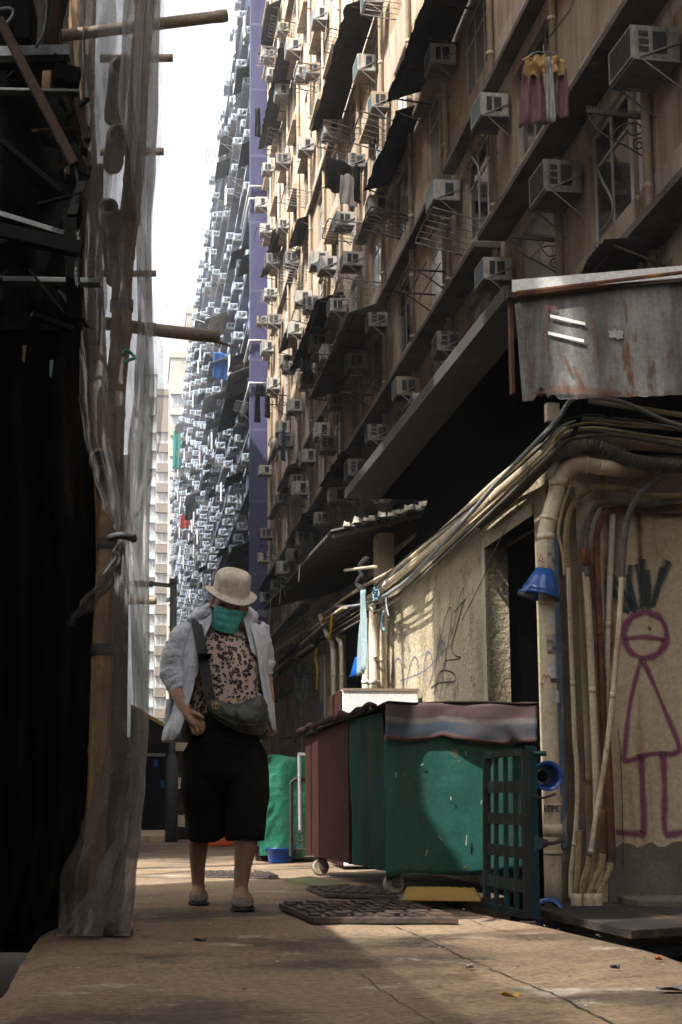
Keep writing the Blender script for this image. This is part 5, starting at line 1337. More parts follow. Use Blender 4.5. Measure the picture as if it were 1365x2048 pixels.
rk = thing('mesh_trolley', 'wire mesh trolley with an aluminium post between tarp and cart', 'trolley', PY(598, 1715, 9.9))
MB().tube([PY(599, 1510, 9.9), PY(601, 1660, 9.9)], .014, 10).bar(PY(596, 1508, 9.9), PY(640, 1510, 9.9), .03, .02).build('post', surf('aluminium', (.55, .57, .58), None, 9, .35, metal=.7), rk, smooth=False)
wm = MB()
for k in range(9): wm.bar(PY(583, 1562 + k * 17, 9.93), PY(640, 1562 + k * 17, 9.93), .006)
for k in range(5): wm.bar(PY(586 + k * 9, 1560, 9.935), PY(586 + k * 9, 1705, 9.935), .006)
wm.build('mesh', m_iron, rk)
MB().tube([PY(640, 1558, 9.92), PY(590, 1558, 9.92), PY(582, 1564, 9.92), PY(582, 1712, 9.92)], .012, 8, 1).build('frame_tube', m_blackc, rk)
def basin(px, py, Y, r, h, mat, lab):
    c = PY(px, py, Y); c.z = 0.0
    tag(MB().lathe([(r * .8, .005), (r, h), (r + .012, h), (r + .008, h - .015), (r - .004, h - .012), (r * .78, .015), (.001, .015)], c, 24).build('basin', mat, smooth=True), lab, 'basin')
basin(562, 1722, 10.35, .11, .11, m_bluep, 'blue plastic basin under the green tarpaulin'); basin(533, 1722, 10.6, .10, .12, m_dk, 'black plastic tub left under the green tarpaulin')
pts = [PZ(a, b, .02) for a, b in ((570, 1758), (640, 1772), (700, 1768), (620, 1752))]
tag(MB().prism([p - V((0, 0, .02)) for p in pts], (0, 0, .02)).build('kerb_plank', surf('mossy_plank', (.16, .16, .07), (.1, .1, .05), 6, .9, bump=.4)), 'mossy flat plank on the ground behind the cart', 'plank')
c = PY(436, 1690, 13.2)
og = thing('orange_sack', 'bright orange sack on the ground seen between the woman\'s legs', 'sack', (c.x, 13.2, 0))
MB().grid(lambda u, v: V((c.x - .2 + .40 * u + .05 * v * math.sin(u * 9), 13.2 - .12 * math.sin(u * 3.14) + .03 * noise.noise(V((u * 5, v * 5, 1))), .02 + .36 * v - .10 * v * abs(2 * u - 1))), 14, 12).build('cloth', surf('orange_cloth', (.75, .13, .03), (.6, .10, .02), 5, .7, bump=.3), og, smooth=True, solid=.02)

# ================================================================== far end of the alley on the left
m_post = surf('grey_post_paint', (.12, .14, .14), (.09, .105, .105), 5, .6, bump=.1)
Yl = 15.0
lp = thing('lamp_post', 'grey lamp post with a short arm, thick sleeve at its foot', 'lamp post', PY(343, 1685, Yl))
b = PY(343, 1690, Yl); tz = PY(343, 1168, Yl).z; b.z = 0
MB().tube([(b.x, Yl, 0), (b.x, Yl, tz)], .038, 12).build('pole', m_post, lp, smooth=True)
MB().tube([(b.x, Yl, 0), (b.x, Yl, PY(343, 1520, Yl).z)], .068, 14).lathe([(.068, 0), (.05, .03), (.04, .05)], (b.x, Yl, PY(343, 1520, Yl).z), 14).build('sleeve', surf('dark_sleeve', (.05, .06, .065), None, 5, .7), lp, smooth=True)
MB().bar((b.x, Yl, tz - .02), (b.x - .25, Yl - .02, tz + .0), .035, .04).bar((b.x - .045, Yl, tz + .03), (b.x + .045, Yl, tz + .03), .09, .05).build('arm', m_post, lp)
MB().box((b.x - .52, Yl - .08, tz - .03), (b.x - .22, Yl + .06, tz + .02)).build('lamp_head', m_post, lp, bevel=.01)
Ys = 17.5
st_ = thing('market_stall', 'shadowed market stall with a yellow edged dark awning at the alley end', 'stall', PY(318, 1680, Ys))
a0, a1 = PY(262, 1408, Ys), PY(333, 1448, Ys)
def q3(p, dz=0): return V((p.x, p.y, p.z + dz))
MB().prism([q3(a0, .0), q3(a1, .0), q3(a1, -.05), q3(a0, -.05)], (0, .02, 0)).build('yellow_edge', surf('yellow_awning_edge', (.5, .32, .03), None, 5, .6), st_)
MB().prism([q3(a0, -.002), q3(a1, -.002), q3(a1, -.12), q3(a0, -.3)], (0, 2.5, 0)).build('awning', m_dk, st_) if False else MB().prism([V((a0.x, Ys + .03, a0.z - .05)), V((a1.x, Ys + .03, a1.z - .05)), V((a1.x, Ys + .03, a1.z - .25)), V((a0.x, Ys + .03, a1.z - .25))], (0, 2.5, 0)).build('awning', m_dk, st_)
MB().box((a0.x - .6, Ys + .2, .0), (a1.x - .03, Ys + 2.4, a1.z - .36)).build('counter_box', m_dark, st_)
MB().box((a0.x - .3, Ys + .1, PY(320, 1512, Ys).z), (PY(332, 1500, Ys).x, Ys + .19, PY(320, 1506, Ys).z)).build('shelf_edge', m_grey, st_)
for (px, py) in ((312, 1527), (325, 1568)):
    p = PY(px, py, Ys + .05); MB().prism([p + V((-.03, 0, -.04)), p + V((.03, 0, -.05)), p + V((.02, 0, .05)), p + V((-.02, 0, .05))], (0, .01, 0)).build('blue_tag', m_bluep, st_)
bricks = MB()
bk = thing('crate_stack', 'stack of worn brown blocks beside the lamp post', 'crates', PY(362, 1680, 16))
for k in range(9):
    p = PY(362, 1680, 16); p.z = 0
    MB().box((p.x - .10 + .02 * (k % 3), 16 - .15, .14 * k), (p.x + .18 - .02 * (k % 2), 16.15, .14 * k + .125)).build('block', [m_brown, m_pvc, m_board][k % 3], bk)
MB().box((-1.5, 21, 0), (.35, 21.3, 1.9))
o = MB().box((a0.x - 1.2, 19.9, 0), (a0.x + .75, 20.2, 1.3)).build('hoarding', m_dark); tag(o, 'dark hoarding closing the view behind the stall', 'hoarding')
pts = [PZ(a, b, .06) for a, b in ((262, 1672), (338, 1672), (330, 1660), (262, 1658))]
tag(MB().prism([p - V((0, 0, .06)) for p in pts], (0, 0, .06)).build('kerb_slab', m_plaster2), 'pale kerb slab at the foot of the stall', 'kerb')
# ================================================================== left side: blocks, scaffold, netting
m_lwall = surf('grimy_bounce_wall', (.55, .50, .43), (.45, .40, .33), .8, .9, bump=.2, stain=(.25, .22, .18), stain_scale=(1.5, 1.5, .3))  # pale base chosen to bounce light into the alley, grime stains on top
lb = thing('apartment_block', 'tall grimy block on the left of the alley, hidden behind scaffolding and nets', 'building', (-1.8, 60, 0))
MB().box((-14, 9.8, 0), (-1.8, 175, 26.5)).build('wall', m_lwall, lb)
for f in range(8): MB().box((-1.8 + .002, 9.9, 3 + 2.8 * f), (-1.45, 170, 3.12 + 2.8 * f)).build('ledge', m_ledge, lb)
lb2 = thing('shack', 'unseen block added behind the nets to keep sun off the woman', 'building', (-1.9, 5, 0))  # unseen block added to keep sun off the woman and the near wall
MB().box((-4.2, 3.95, 0), (-1.9, 5.2, 5.3)).box((-2.2, 5.202, 0), (-1.9, 6.5, 9.2)).build('wall', m_lwall, lb2)
MB().box((-4.3, 3.9, 5.302), (-1.85, 5.199, 5.4)).build('roof', m_ledge, lb2)
MB().box((-2.25, 5.2, 9.202), (-1.85, 6.55, 9.3)).build('roof', m_ledge, lb2)
MB().box((-5.0, -14, 13.0), (-1.8, 9.799, 26.5)).build('overhead_blocker', m_lwall, lb)  # unseen mass added over the side lane to block sun leaks and skylight
lb3 = thing('shack', 'unseen wall pieces added left of the camera to shape the sunlight', 'building', (-2.6, -4, 0))
MB().box((-4.5, -14, 0), (-2.6, -3.2, 12.999)).box((-4.5, -3.199, 0), (-2.6, 2.6, 3.5)).box((-3.0, -3.199, 8.2), (-2.6, 2.78, 12.998)).box((-3.0, 2.781, 6.9), (-2.61, 3.16, 8.43)).box((-3.0, 3.161, 6.9), (-2.61, 3.5, 9.7)).build('wall', m_lwall, lb3)  # unseen pieces sized to cut the sun on fascia, front wall and path
lb4 = thing('apartment_block', 'unseen block added behind the viewpoint to hold back the skylight', 'building', (2, -16, 0))
MB().box((-14, -20, 0), (14, -14.01, 7)).build('wall', m_lwall, lb4)  # added out of view to dim the light from behind the camera
lb5 = thing('apartment_block', 'plain block on the right hand side behind the viewpoint', 'building', (8, -4, 0))
MB().box((5.8, -14, 0), (14, YA - .01, 30)).build('wall', m_cream, lb5)
lb6 = thing('shack', 'low shack on the right beside the viewpoint', 'building', (4, -2, 0))
MB().box((2.7, -10, 0), (5.79, 4.1, 3.0)).build('wall', m_lwall, lb6)
for k_, (a_, b_) in enumerate((((-1.9, 6.6, 11.5), (-1.9, 9.9, 11.9)), ((-1.9, 6.9, 7.6), (-1.9, 9.9, 8.9)), ((-1.95, 8.4, 0), (-1.95, 8.5, 12.9)))):
    tag(MB().tube([V(a_), V(b_)], .09, 8).build('shadow_bar_tube', m_iron), ('lower', 'upper', 'upright')[k_] + ' unseen tube added in the left gap to cast shadow bars', 'tube')  # tubes added out of sight to throw shadow bars on the shack wall

m_net = gauze('grey_netting', (.27, .255, .245), (.26, .62), 5.0, .5)
m_netedge = gauze('lit_fold_netting', (.52, .50, .49), (.6, .95), 5.0, .5)  # same net, denser and lighter: light on the folded edge put into the colour
m_netthin = gauze('thin_netting', (.42, .40, .38), (.15, .42), 5.0, .5)
m_netd = gauze('shaded_netting', (.11, .105, .10), (.45, .85), 4.0, .35)  # same net in a darker colour, shade put into the colour
m_bam = surf('old_bamboo', (.44, .27, .12), (.34, .195, .085), 6, .55, bump=.1, stain=(.10, .065, .04), stain_amt=(.52, .75), stain_scale=(9, 9, 2))
m_bamg = surf('grey_bamboo', (.34, .28, .20), (.25, .20, .14), 6, .6, bump=.1, stain=(.10, .08, .06), stain_amt=(.55, .75), stain_scale=(6, 6, 6))
m_tie = surf('black_tie', (.03, .032, .035), None, 5, .6, bump=0)
GB = 'bamboo poles of the scaffold'
def bamboo(pts, r, lab, mat=None, node=.32, ties=(), parts=True, ragged=False):
    mat = mat or m_bam
    pts = catmull(pts, 6) if len(pts) > 2 else [V(p) for p in pts]
    L = sum((b - a).length for a, b in zip(pts, pts[1:]))
    fine = []; rad = []; n = max(8, int(L / .02)); acc = 0; tgt = 0; seg = 0
    cum = [0]
    for a, b in zip(pts, pts[1:]): cum.append(cum[-1] + (b - a).length)
    for k in range(n + 1):
        s_ = L * k / n
        while seg < len(pts) - 2 and cum[seg + 1] < s_: seg += 1
        t_ = (s_ - cum[seg]) / max(1e-6, cum[seg + 1] - cum[seg]); fine.append(pts[seg].lerp(pts[seg + 1], min(1, t_)))
        d = abs(((s_ + .1) % node) - node / 2)
        rad.append(r * (1.0 + .09 * math.exp(-(d / .018) ** 2) - .02 * math.exp(-((d - .03) / .015) ** 2)))
    t = thing('bamboo_pole', lab, 'bamboo pole', pts[0], GB)
    MB().tube(fine, rad, 14).build('culm', mat, t, smooth=True)
    e = pts[-1]; d = (pts[-1] - pts[-2]).normalized()
    MB().tube([e + d * .0005, e + d * .001], r * .72, 12).build('hollow_end', m_dark, t)
    for s_ in ties:
        k = min(n - 1, int(s_ / L * n)); p = fine[k]; dd = (fine[k + 1] - fine[k]).normalized()
        MB().tube([p - dd * .022, p + dd * .022], r * 1.14, 14).build('tie', m_tie, t, smooth=True)
    if ragged:
        sp = MB()
        a = e - V((0, 0, r * .55)); sp.prism([a - d * .02 + V((0, -r * .7, 0)), a - d * .02 + V((0, r * .6, .0)), a + d * .07 + V((0, 0, -.022))], (0, 0, -.006)); sp.build('splinter', mat, t)
    return t
Yn = 5.25
bamboo([PY(a, b, Yn) for a, b in ((300, -120), (287, 60), (281, 116), (268, 351), (246, 545), (243, 660), (232, 780), (225, 957), (211, 1203), (205, 1300), (197, 1556), (192, 1650), (188, 1860))], .040, 'main upright bamboo pole seen through the net, bound with black ties', ties=(.28, .6, 1.2, 1.55, 2.2, 2.5, 2.9))
bamboo([PY(-60, 88, 5.33), PY(120, 72, 5.33), PY(300, 50, 5.33), PY(455, 31, 5.33)], .024, 'upper crosswise bamboo sticking far out over the alley', m_bamg)
bamboo([PY(-60, 622, 5.3), PY(150, 640, 5.3), PY(330, 662, 5.3), PY(440, 674, 5.3)], .0255, 'broken ended crosswise bamboo sticking out at mid height', m_bamg, ragged=True)
for (x0, py, x1, Y, r, lab) in ((200, 116, 346, 9.0, .027, 'short bamboo end near the top, second below the upper crosswise pole'), (200, 303, 328, 10.5, .031, 'short bamboo end against the white sky, third down'), (200, 547, 313, 12.5, .030, 'short dark bamboo end, fourth down'), (200, 1201, 314, 10.0, .028, 'dark bamboo end beside the lamp arm')):
    bamboo([PY(x0, py + 1, Y), PY(x1, py, Y)], r, lab, m_bamg)
for (a, b, lab) in (((240, 132), (228, 236), 'stub of bamboo pointing at the camera, uppermost under the net'), ((236, 268), (226, 330), 'dark bamboo stub under the net, second down'), ((216, 412), (232, 560), 'bamboo stub bulging the net, third down'), ((200, 916), (216, 990), 'dark bamboo stub bulging the net above the knot')):
    bamboo([PY(b[0], b[1], 5.5), PY(a[0], a[1], 5.08)], .040, lab, m_bamg)
bamboo([PY(150, -100, 5.6), PY(178, 330, 5.6), PY(188, 900, 5.6), PY(180, 1860, 5.6)], .036, 'second upright bamboo pole in deep shade behind the first', m_bam)
for k, Y in enumerate((8.6, 11.5, 15)):
    x = -.42
    bamboo([V((x, Y, .0)), V((x, Y, 7.5))], .04, f'upright bamboo pole further along the alley, {ORD[k + 1]} behind the net', m_bam)

def net(name, rows, mat, lab, folds=9, amp=.05, Y=5.0, nu=70, nv=120, seed=0, back=.0, grp='netting on the scaffold', cat='net', fan=0.0, solid=0):
    def fn(u, v):
        s_ = v * (len(rows) - 1); k = min(int(s_), len(rows) - 2); t_ = s_ - k
        a, b = rows[k], rows[k + 1]; t2 = t_ * t_ * (3 - 2 * t_)
        py = a[0] + (b[0] - a[0]) * t_; xl_ = a[1] + (b[1] - a[1]) * t2; xr_ = a[2] + (b[2] - a[2]) * t2
        px = xl_ + (xr_ - xl_) * u
        wd = max(.15, min(1.2, abs(xr_ - xl_) / 120))
        ph = noise.noise(V((v * 3, seed, 0))) * 2.2 + noise.noise(V((v * 9, u * 3, seed))) * .7
        d = amp * wd * math.sin(u * folds * math.pi + ph + seed) + amp * .9 * noise.noise(V((u * 5, v * 9, seed * 1.7))) + amp * .3 * noise.noise(V((u * 16, v * 20, seed)))
        yy = Y + d - back * (u - .5) ** 2
        e = 3.0 * noise.noise(V((v * 12, seed, 4))) * (1 if u > .9 or u < .1 else 0)
        return PY(px + e * (u > .98), py, yy)
    o = MB().grid(fn, nu, nv).build(name, mat, smooth=True)
    return tag(o, lab, cat, grp)
net('scaffold_net', [(-60, 150, 318), (200, 170, 316), (450, 170, 303), (640, 175, 304), (860, 190, 305), (1060, 196, 300), (1250, 190, 299), (1450, 188, 297), (1560, 186, 291), (1660, 172, 281), (1760, 150, 272), (1850, 118, 264), (1874, 104, 260)], m_net, 'long grey net curtain reaching the ground beside the alley', 6, .045, 5.12, seed=1)
net('scaffold_net', [(-60, 225, 324), (60, 196, 320), (200, 188, 318), (330, 182, 313), (450, 172, 304), (560, 165, 303), (640, 165, 312), (700, 160, 326), (790, 158, 330), (870, 168, 322), (950, 188, 307), (1010, 206, 286), (1050, 226, 268), (1074, 238, 258)], m_net, 'gathered upper net drawn into a knot', 7, .05, 4.98, seed=5)
net('scaffold_net', [(-80, 292, 330), (100, 298, 327), (280, 296, 323), (450, 294, 311), (600, 292, 303)], m_netthin, 'loose thin outer net fluttering against the sky', 2, .03, 4.9, nu=16, nv=60, seed=9)
net('scaffold_net', [(-60, 250, 322), (80, 244, 318), (200, 236, 317), (330, 262, 312), (450, 272, 303), (640, 276, 306), (780, 268, 310), (900, 256, 304), (1080, 250, 300), (1250, 262, 299), (1450, 268, 298), (1560, 258, 292), (1660, 232, 282), (1760, 190, 273), (1840, 140, 265), (1872, 112, 261)], m_netedge, 'bright folded edge of the netting running down to the ground beside the path', 4, .045, 5.0, nu=50, nv=160, seed=31)
net('scaffold_net', [(1074, 238, 256), (1110, 224, 250), (1160, 196, 232), (1210, 158, 196), (1250, 132, 150)], m_netd, 'twisted net tail swept left below the knot', 4, .03, 4.95, nu=40, nv=50, seed=3)
net('scaffold_net', [(1074, 240, 258), (1110, 236, 262), (1200, 226, 280), (1330, 220, 297), (1480, 214, 297), (1570, 200, 290), (1660, 160, 282), (1760, 120, 273), (1868, 116, 262)], m_net, 'folded lower net spreading below the knot to the ground', 6, .05, 4.93, seed=13)
net('scaffold_net', [(-60, 90, 235), (300, 100, 225), (600, 90, 215), (690, 110, 205)], m_netd, 'dusky inner net behind the clutter at upper left', 5, .05, 5.5, seed=7)
p = PY(248, 1076, 4.92)
tag(MB().tube([p + V((-.05, 0, .0)), p + V((-.01, -.03, .004)), p + V((.03, -.02, -.003)), p + V((.035, .02, 0))], .014, 8, 4).tube([p + V((.0, -.03, .0)), p + V((.045, -.03, .0))], .009, 6).build('net_knot', m_tie, smooth=True), 'dark tie knotting the gathered net', 'tie')
tag(MB().tube([PY(a, b, 4.9) for a, b in ((244, 712), (252, 700), (262, 706), (270, 716), (258, 720), (250, 728))], .006, 6, 4).build('green_cord', surf('green_cord', (.04, .2, .15), None, 9, .8), smooth=True), 'green cord knotted on the upright bamboo', 'rope')
c = PY(236, 1862, 5.06)
tag(MB().grid(lambda u, v: c + V((.055 * math.cos(u * 6.283) * math.sin(v * 3.14) ** .6, .05 * math.sin(u * 6.283) * math.sin(v * 3.14) ** .6, .09 * (.5 - v) + .012 * noise.noise(V((u * 6, v * 4, 1))))), 24, 12).build('sandbag', surf('brown_sack', (.13, .075, .05), (.08, .045, .03), 9, .9, bump=.4), smooth=True), 'small brown sack weighing down the foot of the net', 'sack')
# opaque dark sheeting filling the lower left
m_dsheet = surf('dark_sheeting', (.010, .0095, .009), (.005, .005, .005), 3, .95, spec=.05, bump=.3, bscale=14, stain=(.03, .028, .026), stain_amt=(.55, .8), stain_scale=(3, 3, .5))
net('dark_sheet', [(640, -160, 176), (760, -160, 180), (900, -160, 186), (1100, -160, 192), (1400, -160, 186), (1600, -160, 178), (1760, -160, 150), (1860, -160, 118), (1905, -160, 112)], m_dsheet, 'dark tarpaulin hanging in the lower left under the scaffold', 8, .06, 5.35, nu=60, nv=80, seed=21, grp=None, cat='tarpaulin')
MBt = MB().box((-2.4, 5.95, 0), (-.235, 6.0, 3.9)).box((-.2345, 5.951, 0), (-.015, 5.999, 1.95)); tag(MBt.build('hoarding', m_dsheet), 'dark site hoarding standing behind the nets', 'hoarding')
# deck and clutter overhead, upper left
m_wood = surf('dark_wood', (.03, .017, .011), (.016, .010, .008), 5, .95, spec=.05, bump=.4, bscale=30, stain=(.02, .014, .01), stain_scale=(14, 14, 2))
m_steel = surf('dull_steel', (.11, .125, .125), (.06, .065, .065), 6, .5, metal=.5, bump=.1, stain=(.08, .06, .045), stain_scale=(5, 5, 5))
m_char = surf('blackened_metal', (.005, .005, .005), (.003, .003, .003), 5, .95, bump=.2, spec=.03)
tag(MB().box((-3.2, -1.0, 3.3), (-1.5, 6.4, 3.37)).build('shade_deck', m_wood), 'unseen plank deck added overhead at left to shade the path', 'deck')  # unseen deck added to shade the left of the near path
Ye = 4.7
def bar2(a, b, w, h, mat, nm, lab, Y=Ye, Y2=None, cat=None):
    tag(MB().bar(PY(a[0], a[1], Y), PY(b[0], b[1], Y2 or Y), w, h, 0).build(nm, mat, bevel=.003), lab, cat or nm.split('_')[-1])
ch = thing('steel_channel', 'pale galvanised channel end with a bolt hole at upper left', 'channel', PY(90, 108, Ye))
MB().bar(PY(-60, 112, Ye), PY(140, 106, Ye), .05, .042).build('web', m_steel, ch, bevel=.003)
MB().tube([PY(111, 109, Ye - .026), PY(111, 109, Ye - .03)], .006, 12).build('bolt_hole', m_dark, ch)
bar2((-40, 128), (135, 124), .06, .03, m_char, 'steel_bar', 'blackened bar right under the pale channel')
bar2((-60, 182), (160, 186), .04, .012, m_steel, 'steel_strip', 'thin bright steel strip below the pale channel')
bar2((120, -60), (104, 95), .05, .035, m_wood, 'wooden_post', 'dark wooden post dropping from the top edge', 4.75)
bar2((104, -60), (118, 95), .05, .03, m_wood, 'wooden_post', 'second dark wooden post, crossing behind the first', 4.85)
bar2((42, -60), (46, 84), .05, .05, m_char, 'hanging_block', 'square black block hanging at the upper left edge', 4.6)
bar2((95, 140), (92, 182), .03, .03, m_bam, 'bamboo_stub', 'short brown bamboo stub between channel and strip', 4.8)
bar2((108, 148), (160, 158), .06, .06, m_char, 'black_box', 'slanted black box below the pale channel', 4.7)
bar2((0, 40), (150, 330), .035, .03, m_wood, 'wooden_lath', 'long dark lath slanting across the clutter', 4.5)
bar2((-60, 410), (130, 468), .02, .02, m_steel, 'steel_angle', 'dull steel angle sloping down to the right, upper', 4.7)
bar2((-60, 450), (165, 500), .05, .05, m_char, 'steel_angle', 'black steel angle in the middle of the clutter', 4.7)
bar2((-60, 500), (30, 470), .02, .02, m_steel, 'steel_angle', 'short bright steel angle rising at the left edge', 4.7)
bar2((-60, 560), (200, 566), .05, .02, m_steel, 'steel_plate', 'pale steel plate end above the crosswise bamboo', 4.9)
bar2((140, 420), (150, 640), .05, .05, m_char, 'black_post', 'black upright post inside the scaffold', 4.8)
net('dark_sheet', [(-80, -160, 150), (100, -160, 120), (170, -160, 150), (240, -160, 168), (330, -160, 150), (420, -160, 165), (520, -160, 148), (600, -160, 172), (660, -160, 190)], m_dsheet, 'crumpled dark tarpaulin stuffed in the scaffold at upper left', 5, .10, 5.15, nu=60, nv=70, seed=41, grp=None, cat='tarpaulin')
jr_ = random.Random(17)
for k in range(16):
    x0, y0 = jr_.uniform(-40, 150), jr_.uniform(120, 640); a_ = jr_.choice([.15, .5, 1.0, 1.4, -.4, -.9]) + jr_.uniform(-.2, .2); L_ = jr_.uniform(60, 190)
    pa, pb = PY(x0, y0, jr_.uniform(4.5, 5.0)), PY(min(175, x0 + L_ * math.cos(a_)), min(660, y0 + L_ * math.sin(a_)), jr_.uniform(4.5, 5.0))
    tag(MB().bar(pa, pb, jr_.uniform(.012, .035), jr_.uniform(.008, .03)).build('lath', jr_.choice([m_wood, m_wood, m_char, m_char, m_char, m_dsheet]), bevel=.002), 'loose laths and rods jammed into the dark scaffold at upper left', 'lath', 'loose laths and rods in the scaffold')
def hcable(pts, r, mat, lab, nm='hanging_cable', Y=4.6):
    tag(MB().tube([PY(a, b, Y) for a, b in pts], r, 6, 6).build(nm, mat, smooth=True), lab, 'cable')
hcable([(94, -40), (93, 30), (86, 70), (72, 95)], .006, m_blackc, 'black cable hanging by the wooden post')
hcable([(0, 20), (20, 18), (28, 28), (10, 50), (-20, 55)], .008, m_steel, 'bent shiny tube loop at the top left corner')
hcable([(165, -60), (168, 60), (170, 130), (168, 250)], .004, m_blackc, 'thin dark cable running down inside the net', Y=5.3)
hcable([(115, 280), (140, 300), (160, 325), (176, 345)], .006, m_steel, 'curved thin steel rod catching the light', Y=4.7)
chn = MB()
for k in range(22):
    p = PY(156 + 3 * math.sin(k * .3), 465 + 5.0 * k, 4.7); M = Matrix.Rotation(R(90 if k % 2 else 0), 3, 'Z')
    chn.tube([p + M @ V((.006 * math.cos(a), 0, .0105 * math.sin(a))) for a in [2 * math.pi * j / 10 for j in range(11)]], .002, 5)
tag(chn.build('chain', m_steel), 'short steel chain hanging beside the black post', 'chain')
for (px, py, w, h, lab) in ((46, 690, 8, 34, 'pale wood splinter glinting under the crosswise bamboo'), (100, 720, 8, 26, 'scrap of torn blue plastic in the dark at left')):
    p = PY(px, py, 5.2); tag(MB().prism([p, p + V((.014, 0, .0)), p + V((.008, 0, -.07)), p + V((.0, 0, -.06))], (0, .004, 0)).build('scrap', m_bamg if px < 60 else m_rope), lab, 'scrap')
# unseen netting added left of the camera to thin the sun on the near path
m_netsun = gauze('sun_filter_netting', (.38, .36, .34), (.28, .78), 2.5, .5)
for k_, tp in enumerate((4.1, 4.6, 5.2)):
    fq = lambda u, v: V((-2.5 + .02 * k_ + .05 * math.sin(u * 40 + k_) + .06 * noise.noise(V((u * 6, v * 2, k_))), -3.2 + 5.9 * u, 3.4 + (tp - 3.4 + .35 * noise.noise(V((u * 7, k_, 3)))) * v))
    tag(MB().grid(fq, 60, 14).build('scaffold_net', m_netsun, smooth=True), ('lowest', 'middle', 'highest')[k_] + ' unseen net strip added left of the viewpoint to soften the shadow edge', 'net', 'netting on the scaffold')
def fnn(u, v): return V((-2.55 + .05 * math.sin(u * 30) + .1 * noise.noise(V((u * 6, v * 6, 2))), -3.2 + 5.95 * u, 3.4 + 4.9 * v))
tag(MB().grid(fnn, 90, 60).build('scaffold_net', m_netsun, smooth=True), 'unseen net sheet added left of the viewpoint to thin the sun', 'net', 'netting on the scaffold')
# ================================================================== the walking woman
YP = 6.25
def B(px, py, dy=0.0): return PY(px, py, YP + dy)
m_skin = surf('skin', (.46, .27, .185), (.40, .225, .15), 14, .55, bump=.12, bscale=90, stain=(.25, .12, .08), stain_amt=(.55, .75), stain_scale=(25, 25, 25), spec=.3)
m_skinleg = surf('skin_leg', (.36, .215, .145), (.29, .17, .115), 14, .55, bump=.12, bscale=90)
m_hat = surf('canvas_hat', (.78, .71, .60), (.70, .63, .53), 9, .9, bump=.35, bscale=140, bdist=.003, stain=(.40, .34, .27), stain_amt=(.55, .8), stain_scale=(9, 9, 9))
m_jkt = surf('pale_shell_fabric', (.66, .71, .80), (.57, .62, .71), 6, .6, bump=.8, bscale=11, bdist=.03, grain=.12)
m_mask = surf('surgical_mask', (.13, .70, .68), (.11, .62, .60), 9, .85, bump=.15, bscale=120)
m_bag = surf('bag_nylon', (.075, .085, .082), (.05, .06, .058), 7, .5, bump=.5, bscale=14, bdist=.012)
m_strap = surf('strap_webbing', (.045, .047, .05), (.035, .036, .04), 30, .8, bump=.2, bscale=200)
m_trous = surf('black_trousers', (.008, .008, .009), (.012, .012, .013), 6, .95, bump=.3, bscale=10, spec=.1)
m_shoe = surf('mottled_shoe', (.26, .22, .19), (.06, .05, .045), 60, .8, bump=.6, bscale=90)
m_sole = surf('dark_sole', (.03, .028, .026), None, 9, .8)
m_hair = surf('grey_hair', (.07, .06, .055), (.03, .027, .025), 40, .7, bump=.5, bscale=120)
m_gold = surf('brass_ring', (.55, .42, .16), None, 9, .35, metal=.9, bump=0)
def leopard():
    m, t, out = nt('leopard_print')
    v = texco(t); 
    nd = N(t, 'ShaderNodeTexNoise', Scale=30.0, Detail=3)
    t.links.new(v, nd.inputs['Vector'])
    vm = mixc(t, .035, v, nd.outputs['Color'], 'ADD')
    vo = N(t, 'ShaderNodeTexVoronoi', Scale=46.0); vo.inputs['Randomness'].default_value = .9
    t.links.new(vm, vo.inputs['Vector'])
    ring = ramp(t, vo.outputs['Distance'], [(.13, (.27, .17, .12)), (.20, (.025, .016, .014)), (.47, (.025, .016, .014)), (.55, (.56, .43, .36))])
    br = ramp(t, noi(t, v, 75, 2), [(.56, (0, 0, 0)), (.62, (1, 1, 1))])
    col = mixc(t, br, ring, (.56, .43, .36))
    b = N(t, 'ShaderNodeBsdfPrincipled', Roughness=.85); t.links.new(col, b.inputs['Base Color'])
    bn = N(t, 'ShaderNodeBump', Strength=.4, Distance=.02); t.links.new(noi(t, v, 10, 4), bn.inputs['Height']); t.links.new(bn.outputs[0], b.inputs['Normal'])
    t.links.new(b.outputs[0], out.inputs[0]); return m
m_leo = leopard()
org = B(445, 1812); org.z = 0
woman = thing('person', 'elderly woman in a cream bucket hat and teal mask walking along the alley, looking down', 'person', org)
def capped(mb, pts, rad, seg=14, sm=5, flat=1.0, e=1.0):
    pts = catmull(pts, sm); rad = lerp_list(rad, len(pts))
    d0 = (pts[0] - pts[1]).normalized(); d1 = (pts[-1] - pts[-2]).normalized()
    P = [pts[0] + d0 * rad[0] * .9, pts[0] + d0 * rad[0] * .6] + pts + [pts[-1] + d1 * rad[-1] * .6 * e, pts[-1] + d1 * rad[-1] * .9 * e]
    Rr = [rad[0] * .25, rad[0] * .75] + rad + [rad[-1] * (.75 + .2 * (e < 1)), rad[-1] * (.25 + .6 * (e < 1))]
    mb.tube(P, Rr, seg, 1, flat=flat)
HM = Matrix.Rotation(R(11), 3, 'Y') @ Matrix.Rotation(R(20), 3, 'X')
hc = B(460, 1207, -.05)
def ellip(mb, c, rx, ry, rz, M=None, fn=None, nu=28, nv=20):
    rings = []
    for j in range(1, nv):
        th = math.pi * j / nv; ring = []
        for i in range(nu):
            a = 2 * math.pi * i / nu
            p = V((rx * math.sin(th) * math.cos(a), ry * math.sin(th) * math.sin(a), rz * math.cos(th)))
            if fn: p = fn(p)
            ring.append(c + (M @ p if M else p))
        rings.append(ring)
    mb.rings(rings)
